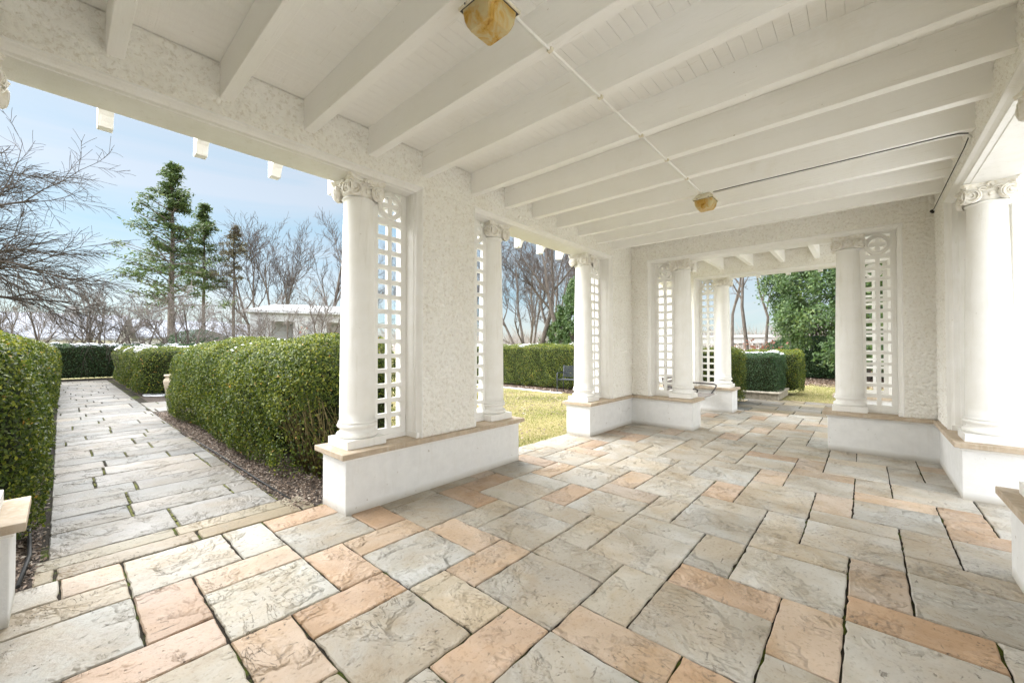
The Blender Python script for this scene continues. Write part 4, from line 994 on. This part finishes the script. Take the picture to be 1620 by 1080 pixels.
def dense_evergreen(name, x, y, H, rad, n, leaf, m, seed, label, prof, zb=0.0):
    """prof(u) -> relative radius at relative height u"""
    rng = np.random.RandomState(seed); root = empty(name, (x, y, 0), 0, label, 'tree')
    tk = MB(); rg2 = random.Random(seed)
    for k in range(3): tk.tube([(0.15 * k, 0, 0), (0.3 * (k - 1), 0.1, H * 0.3), (0.6 * (k - 1), 0.2 * k, H * 0.8)], [0.16, 0.12, 0.04], 7, caps=False)
    # many drooping sprays: clump centres on the envelope, leaves around each
    nc = n // 110; th = rng.uniform(0, 2 * np.pi, nc); u = rng.rand(nc) ** 0.85; rr_ = prof(u) * rad * (0.62 + 0.42 * rng.rand(nc) ** 0.5) * (1 + 0.18 * np.sin(3 * th + 6 * u))
    Cc = np.c_[rr_ * np.cos(th), rr_ * np.sin(th), zb + u * (H - zb)]
    idx = np.repeat(np.arange(nc), 110); k = rng.normal(size=(len(idx), 3)) * np.array([0.16, 0.16, 0.22]) * rad * 0.30
    out = np.c_[np.cos(th), np.sin(th), np.zeros(nc)][idx]
    P = Cc[idx] + k + out * (np.abs(k[:, 2:3]) * 0.3); P[:, 2] -= 0.25 * np.linalg.norm(k[:, :2], axis=1)
    P = P.astype(np.float32); Nn = (out + np.array([0, 0, 0.5])).astype(np.float32)
    P[:, 2] = np.maximum(P[:, 2], 0.05)
    tone = rng.normal(0, 0.10, nc)[idx]
    V, F = leaf_quads(P, Nn, leaf, rng, 0.7, 0.4, bias=np.array([0, 0, -0.6], np.float32))
    rv = np.clip(0.5 + tone + 0.16 * rng.randn(len(P)), 0, 0.96); rv[idx == 5] = 1.0; rv[idx == 9] = 1.0
    t_me = bpy.data.meshes.new('trunk'); t_me.from_pydata(tk.v, [], tk.f); link('trunk', t_me, m_barkd, root)
    link('crown', mesh_np('crown', V, F, {'rnd': rv}), m, root); return root
dense_evergreen('cedar_tree', *spot(0.6, 24), 10.5, 3.35, 110000, 0.16, m_cedar, 71, 'big bushy green cedar filling the right of the back opening', lambda u: np.sqrt(np.clip(1 - (u * 1.02 - 0.30) ** 2 / 0.52, 0.02, 1)), zb=0.9)
dense_evergreen('arborvitae_tree', *spot(32.2, 21), 5.0, 1.5, 30000, 0.12, m_cedar, 72, 'green arborvitae behind the square lawn hedge', lambda u: (1 - u) ** 0.55, zb=0.1)
dense_evergreen('arborvitae_tree', *spot(34.6, 27), 3.8, 1.6, 20000, 0.14, m_fir, 73, 'darker evergreen half hidden behind bare trunks, left of the green arborvitae', lambda u: (1 - u) ** 0.6, zb=0.1)
dense_evergreen('fir_tree', *spot(-12.0, 15), 4.6, 1.9, 26000, 0.12, m_fir, 74, 'dark fir just outside the right edge of the porch', lambda u: (1 - u) ** 0.6, zb=0.1)
# leaning multi-trunk at the cedar's foot
T = bare_tree_meshes(131, 5.5, 0.14, 3, 0.6, 0.012, stems=3, spread=30, up_=0.05, wig=0.1, ratio=0.6, nchild=(4, 6), ang=(25, 55))
put_tree('leaning_tree', T, (m_barkd, m_twig), *spot(5.3, 27.5), 'small leaning bare tree at the left foot of the cedar', 'tree', BR, 1.2)
# dry red-leaved stems above the dark hedge
def red_shrub(x, y, seed, label):
    rng = random.Random(seed); root = empty('hydrangea_shrub', (x, y, 0), 0, label, 'shrub', 'red-leaved shrubs behind the dark hedge'); mb = MB(); P = []
    for k in range(8):
        bx_, by_ = rng.uniform(-0.35, 0.35), rng.uniform(-0.3, 0.3); h_ = rng.uniform(1.3, 1.85); ex, ey = bx_ * 1.5, by_ * 1.5
        mb.tube([(bx_, by_, 0), ((bx_ + ex) / 2 + rng.uniform(-.05, .05), by_, h_ / 2), (ex, ey, h_)], [0.010, 0.008, 0.004], 4, caps=False)
        for j in range(6): f = rng.uniform(0.6, 1.0); P.append((bx_ + (ex - bx_) * f + rng.gauss(0, .05), by_ + (ey - by_) * f + rng.gauss(0, .05), h_ * f - rng.uniform(0, .06)))
    mb.build('stem', m_twigl, root); P = np.array(P, np.float32); nr = np.random.RandomState(seed)
    V, F = leaf_quads(P, np.tile(np.array([0.3, -1, 0.2], np.float32), (len(P), 1)), 0.11, nr, 0.5, 0.6, bias=np.array([0, 0, -1.5], np.float32))
    link('leaves', mesh_np('leaves', V, F, {'rnd': nr.rand(len(P))}), m_red, root)
for i, (x, y) in enumerate(((-0.1, 15.1), (0.32, 15.4), (0.75, 15.3), (1.2, 15.4))):
    red_shrub(x, y, 80 + i, ['leftmost', 'second from left', 'third from left', 'rightmost'][i] + ' dry red-leaved shrub above the dark square hedge')

# ------------------------------------------------------------------ urn, benches
ux, uy = -12.35, 0.55
urn = empty('garden_urn', (ux, uy, 0), 0, 'tall buff stone urn with two handles at the hedge gap beside the path', 'urn')
urn.scale = (0.74, 0.74, 0.74)
mb = MB(); mb.lathe([(0.13, 0.0), (0.14, 0.03), (0.13, 0.05), (0.15, 0.10), (0.20, 0.40), (0.235, 0.60), (0.235, 0.66), (0.20, 0.72), (0.165, 0.75), (0.165, 0.79), (0.20, 0.81), (0.215, 0.84), (0.215, 0.88), (0.19, 0.90), (0.15, 0.90), (0.14, 0.80)], 32); mb.build('body', m_concrete, urn)
for s in (-1, 1):
    mb = MB(); mb.tube([(s * 0.17, 0, 0.79), (s * 0.24, 0, 0.80), (s * 0.27, 0, 0.75), (s * 0.245, 0, 0.69), (s * 0.22, 0, 0.66)], 0.022, 8); mb.build('handle', m_concrete, urn)
sn = [(ux - 0.9 + 0.55 * math.cos(t) * (1 + .2 * math.sin(3 * t)), uy - 0.25 + 0.28 * math.sin(t)) for t in np.linspace(0, 6.28, 24, endpoint=False)]
mb = MB(); mb.prism(sn, 'z', -0.01, 0.015); tag(mb.build('snow_patch', m_snow, None, 0.006), 'thin patch of snow on the mulch beside the urn', 'snow')
mb = MB(); rg = random.Random(8)
pts = [(-6.6 - 0.0, 9.18), (-5.6, 9.10), (-4.6, 9.0), (-3.9, 9.02)]
poly = [(x, y - 0.05 - 0.04 * rg.random()) for x, y in pts] + [(x, y + 0.06 + 0.04 * rg.random()) for x, y in pts[::-1]]
mb.prism([(-9.5, 9.14), *poly[:4], *poly[4:], (-9.5, 9.30)], 'z', -0.012, 0.02); tag(mb.build('snow_strip', m_snow, None, 0.006), 'thin line of old snow along the far edge of the lawn', 'snow')
# black metal bench on the lawn (seat faces the porch)
bx_, by_ = -3.55, 9.45
bench = empty('metal_bench', (bx_, by_, 0), R(10), 'black metal bench in front of the square hedge on the lawn', 'bench')
mb = MB()
for i in range(9): mb.box(-0.60, 0.60, -0.24 + i * 0.052, -0.205 + i * 0.052, 0.42, 0.435)
mb.build('seat', m_black, bench, 0.002)
mb = MB()
for i in range(6): mb.box(-0.60, 0.60, 0.235 + i * 0.012, 0.25 + i * 0.012, 0.50 + i * 0.062, 0.54 + i * 0.062)
mb.build('backrest', m_black, bench, 0.002)
for s in (-0.62, 0.62):
    mb = MB(); mb.tube([(s, -0.25, 0), (s, -0.25, 0.62), (s, -0.22, 0.64), (s, 0.24, 0.64)], 0.017, 8); mb.tube([(s, 0.26, 0), (s, 0.24, 0.45), (s, 0.31, 0.88)], 0.017, 8); mb.tube([(s, -0.25, 0.40), (s, 0.25, 0.40)], 0.015, 8)
    mb.build('side_frame', m_black, bench)
# slatted bench in the back bay, seen past the end wall
b2 = empty('slatted_bench', (0.50, 7.60, -0.02), 0, 'grey slatted bench with dark iron arms in the back bay by the far pier', 'bench')
mb = MB()
for i in range(6): mb.box(-0.18 + i * 0.092, -0.105 + i * 0.092, -0.70, 0.62, 0.42, 0.445)
mb.build('seat', m_slat, b2, 0.004)
mb = MB()
for i in range(5): mb.box(-0.25 - i * 0.018, -0.228 - i * 0.018, -0.70, 0.62, 0.50 + i * 0.075, 0.56 + i * 0.075)
mb.build('backrest', m_slat, b2, 0.004)
for y in (-0.72, 0.64):
    mb = MB(); mb.tube([(-0.05, y, 0.41), (-0.05, y, 0.0)], 0.014, 8); mb.tube([(-0.26, y, 0.66), (0.0, y, 0.665), (0.34, y, 0.655), (0.385, y, 0.63), (0.37, y, 0.58), (0.32, y, 0.50), (0.27, y, 0.43)], 0.016, 8)
    mb.tube([(-0.34, y, 0.86), (-0.24, y, 0.44), (-0.27, y, 0.0)], 0.016, 8); mb.tube([(-0.24, y, 0.41), (0.28, y, 0.41)], 0.014, 8); mb.build('arm_frame', m_iron, b2)

# ------------------------------------------------------------------ pavilion and houses
def pavilion(x, y, rz, label, w_=9.0, dpt=7.0, h=4.9):
    t = empty('garden_pavilion', (x, y, 0), rz, label, 'pavilion')
    for i, xx in enumerate((-w_ / 2, -w_ / 2 + 2.9, w_ / 2 - 4.3, w_ / 2 - 1.4)):
        mb = MB(); mb.box(xx, xx + 1.4, 0, 0.9, 0, h - 1.25); mb.build('pier', m_pav, t, 0.03)
    mb = MB(); mb.box(-w_ / 2, w_ / 2, dpt - 0.4, dpt, 0, h - 1.25); mb.box(-w_ / 2, -w_ / 2 + 0.6, 3.0, dpt - 0.45, 0, h - 1.25); mb.box(w_ / 2 - 0.6, w_ / 2, 3.0, dpt - 0.45, 0, h - 1.25); mb.box(-w_ / 2 + 0.61, w_ / 2 - 0.61, 1.6, 1.8, 0, h - 1.25); mb.build('wall', m_pav, t)
    mb = MB(); mb.box(-w_ / 2 - 0.02, w_ / 2 + 0.02, -0.02, dpt + 0.02, h - 1.25, h - 0.62); mb.box(-w_ / 2 - 0.35, w_ / 2 + 0.35, -0.35, dpt + 0.35, h - 0.618, h - 0.50); mb.box(-w_ / 2 - 0.25, w_ / 2 + 0.25, -0.25, dpt + 0.25, h - 0.498, h - 0.38); mb.build('cornice', m_pav, t, 0.03)
    mb = MB(); b = len(mb.v)
    mb.v += [(-w_ / 2 - 0.2, -0.2, h - 0.378), (w_ / 2 + 0.2, -0.2, h - 0.378), (w_ / 2 + 0.2, dpt + 0.2, h - 0.378), (-w_ / 2 - 0.2, dpt + 0.2, h - 0.378), (-w_ / 2 + 1.5, 1.5, h + 0.25), (w_ / 2 - 1.5, 1.5, h + 0.25), (w_ / 2 - 1.5, dpt - 1.5, h + 0.25), (-w_ / 2 + 1.5, dpt - 1.5, h + 0.25)]
    for q in ((3, 2, 1, 0), (4, 5, 6, 7), (0, 1, 5, 4), (1, 2, 6, 5), (2, 3, 7, 6), (3, 0, 4, 7)): mb.f.append(list(q)); mb.sm.append(False)
    mb.build('roof', m_pav, t)
    for xx in (-w_ / 2 + 3.6, w_ / 2 - 0.7):
        mb = MB(); mb.box(xx - 0.3, xx + 0.3, -0.04, -0.003, h - 2.15, h - 1.55); mb.build('tile_panel', m_brick, t)
    return t
pavilion(*spot(68.3, 36), R(66), 'white flat-roofed garden pavilion with tile panels behind the bare shrubs', 8.2, 7.0, 4.75)
# white balustraded terrace beyond the dark hedge
bl = empty('balustrade', (*spot(12.6, 34), 0), R(12), 'white balustrade beyond the dark square hedge', 'balustrade')
mb = MB(); mb.box(-3.5, 2.6, -0.3, 0.3, 1.75, 2.15); mb.box(-3.6, 2.7, -0.4, 0.4, 2.152, 2.35); mb.build('rail', m_pav, bl, 0.02)
mb = MB(); mb.box(-3.5, 2.6, -0.28, 0.28, 0, 0.5); mb.build('base', m_pav, bl)
for i in range(14):
    mb = MB(); mb.lathe([(0.12, 0.5), (0.07, 0.7), (0.14, 1.0), (0.06, 1.5), (0.10, 1.75)], 12); o = mb.build('baluster', m_pav, bl); o.location = (-3.2 + i * 0.42, 0, 0)
def house(x, y, rz, w_, d_, h, rh, label):
    t = empty('house', (x, y, -1.5), rz, label, 'house', 'houses beyond the garden')
    mb = MB(); mb.prism([(-d_ / 2, 0), (d_ / 2, 0), (d_ / 2, h), (0, h + rh), (-d_ / 2, h)], 'x', -w_ / 2, w_ / 2); mb.build('wall', m_house, t)
    mb = MB(); e = 0.5
    for s in (-1, 1):
        mb.prism([(0, h + rh + 0.05), (s * (d_ / 2 + e), h - rh * e / (d_ / 2) + 0.05), (s * (d_ / 2 + e), h - rh * e / (d_ / 2) + 0.30), (0, h + rh + 0.30)], 'x', -w_ / 2 - e, w_ / 2 + e)
    rf = mb.build('roof', m_roof, t)
    mb = MB(); mb.box(w_ * 0.2, w_ * 0.2 + 0.9, -0.5, 0.5, h + rh * 0.6, h + rh + 1.2); mb.build('chimney', m_roofm, rf)
    for sx in (-0.3, 0.0, 0.3):
        mb = MB(); mb.box(w_ * sx - 0.6, w_ * sx + 0.6, -d_ / 2 - 0.06, -d_ / 2 - 0.003, h * 0.5, h * 0.5 + 1.4); mb.build('window', m_glassd, t)
house(*spot(92.2, 70), R(75), 16, 9, 4.0, 2.6, 'grey-roofed house low behind the left hedge')
house(*spot(88.0, 95), R(100), 20, 10, 3.6, 2.4, 'distant grey-roofed house behind the snowy far hedge')
house(*spot(84.5, 80), R(80), 20, 10, 4.4, 2.4, 'long slate-roofed house left of the evergreen trunks')
house(*spot(80.8, 82), R(78), 16, 10, 4.4, 2.2, 'slate-roofed house right behind the evergreen trunks')
# hills on the horizon with a far wood
rng = np.random.RandomState(5)
V = []; F = []
nA = 120
for i in range(nA):
    a = 2 * math.pi * i / nA; hgt = 3.2 + 1.6 * math.sin(a * 5) + 1.0 * math.sin(a * 11 + 1)
    for (d, z) in ((150, -3.0), (175, hgt * 0.6), (200, hgt), (260, hgt * 0.9), (300, -3)): V.append((math.cos(a) * d, math.sin(a) * d, z))
for i in range(nA):
    j = (i + 1) % nA
    for k in range(4): F.append((i * 5 + k, j * 5 + k, j * 5 + k + 1, i * 5 + k + 1))
tag(link('hills', mesh_np('hills', V, F, smooth=True), m_hill), kind='structure')
P = []
for k in range(2600):
    az = rng.uniform(-20, 105); d = rng.uniform(95, 150); P.append((*spot(az, d), rng.uniform(4.0, 7.5)))
fw_ = MB(); rg = random.Random(6)
for (x, y, h_) in P:
    for q in range(5):
        a = rg.uniform(0, 6.28); l_ = h_ * rg.uniform(0.15, 0.35); z0 = h_ * rg.uniform(0.3, 0.75)
        fw_.v += [(x, y, z0 - 0.4), (x + 0.12, y, z0 - 0.35), (x + math.cos(a) * l_, y + math.sin(a) * l_, z0 + l_ * 1.2)]; b = len(fw_.v); fw_.f.append([b - 3, b - 2, b - 1])
    fw_.v += [(x - 0.08, y, -1), (x + 0.08, y, -1), (x, y, h_)]; b = len(fw_.v); fw_.f.append([b - 3, b - 2, b - 1])
me = bpy.data.meshes.new('far_wood'); me.from_pydata(fw_.v, [], fw_.f)
tag(link('far_wood', me, m_twigl), 'far-off leafless wood along the horizon', 'woodland', kind='stuff')

# ------------------------------------------------------------------ grass, litter, mulch chips
def scatter(name, n, area, m, size, seed, label, cat, z=0.0, spread=0.5, aspect=0.6, mask=None, blades=False):
    rng = np.random.RandomState(seed); x0, x1, y0, y1 = area
    P = np.c_[rng.uniform(x0, x1, n), rng.uniform(y0, y1, n), np.full(n, z)].astype(np.float32)
    if mask is not None: P = P[mask(P, rng)]
    if blades:
        n = len(P); a = rng.uniform(0, 6.28, n); h_ = size * rng.uniform(0.5, 1.4, n); lean = rng.normal(0, 0.35, (n, 2)) * h_[:, None]; wd = 0.004 + 0.003 * rng.rand(n)
        V = np.empty((n, 3, 3), np.float32); V[:, 0] = P; V[:, 1] = P; V[:, 0, 0] -= wd * np.cos(a); V[:, 0, 1] -= wd * np.sin(a); V[:, 1, 0] += wd * np.cos(a); V[:, 1, 1] += wd * np.sin(a)
        V[:, 2] = P; V[:, 2, :2] += lean; V[:, 2, 2] += h_; F = np.arange(3 * n, dtype=np.int32).reshape(n, 3); rv = np.clip(0.5 + 0.25 * rng.randn(n) + 0.25 * wob(P, 2.5, seed), 0, 1)
        me = mesh_np(name, V.reshape(-1, 3), F, {'rnd': rv})
    else:
        P[:, 2] += rng.rand(len(P)) * size * 0.3
        V, F = leaf_quads(P, np.tile(np.array([0, 0, 1], np.float32), (len(P), 1)), size, rng, spread, aspect); me = mesh_np(name, V, F, {'rnd': rng.rand(len(P))})
    return tag(link(name, me, m), label, cat, kind='stuff')
scatter('lawn_grass', 150000, (-7.0, -0.46, 1.9, 9.1), m_grass, 0.028, 1, 'short patchy grass of the lawn', 'grass', -0.012, blades=True)
scatter('back_grass', 60000, (0.2, 6.0, 11.9, 19.0), m_grass, 0.045, 2, 'short grass behind the porch', 'grass', -0.075, blades=True, mask=lambda P, r: P[:, 0] > 1.7)
scatter('fallen_leaves', 5200, (-6.5, -0.5, 2.0, 9.1), m_dry, 0.05, 3, 'fallen brown leaves on the lawn', 'leaves', 0.004, 0.3, mask=lambda P, r: (wob(P, 1.2, 4) > -0.1) | (r.rand(len(P)) < 0.25))
scatter('leaf_litter', 5000, (-7.5, -0.5, 9.15, 9.95), m_dry, 0.07, 5, 'brown leaf litter under the lawn hedge', 'leaves', 0.0, 0.4)
scatter('leaf_litter', 9000, (0.2, 6.5, 17.8, 26.0), m_dry, 0.09, 6, 'brown leaf litter under the cedar', 'leaves', -0.06, 0.4, mask=lambda P, r: ((P[:, 0] - 3.4) / 3.6) ** 2 + ((P[:, 1] - 22) / 4.5) ** 2 < 1)
scatter('mulch_chips', 16000, (-8.6, -0.50, -0.27, 0.35), m_dry, 0.032, 7, 'wood chips and leaves under the right path hedge', 'mulch', -0.004, 0.45, 0.45, mask=lambda P, r: (P[:, 1] > -0.22 + 0.05 * r.randn(len(P))))
scatter('mulch_chips', 9000, (-4.0, -0.47, -2.3, -1.72), m_dry, 0.032, 8, 'wood chips beside the left pier and hedge', 'mulch', -0.006, 0.45, 0.45, mask=lambda P, r: (P[:, 1] < -1.77 + 0.03 * r.randn(len(P))))
mb = MB(); mb.tube([(-0.5, -1.83, 0.01), (-1.0, -1.80, 0.02), (-1.6, -1.82, 0.015), (-2.4, -1.85, 0.01)], 0.012, 8)
tag(mb.build('edging_hose', m_dark), 'black plastic edging lying in the mulch by the left pier', 'garden edging')
mb = MB(); mb.tube([(-0.8, -0.165, 0.0), (-1.6, -0.20, 0.015), (-3.2, -0.21, 0.01), (-4.6, -0.22, 0.0)], 0.009, 8)
tag(mb.build('edging_hose', m_dark), 'black plastic edging along the mulch of the right path hedge', 'garden edging')
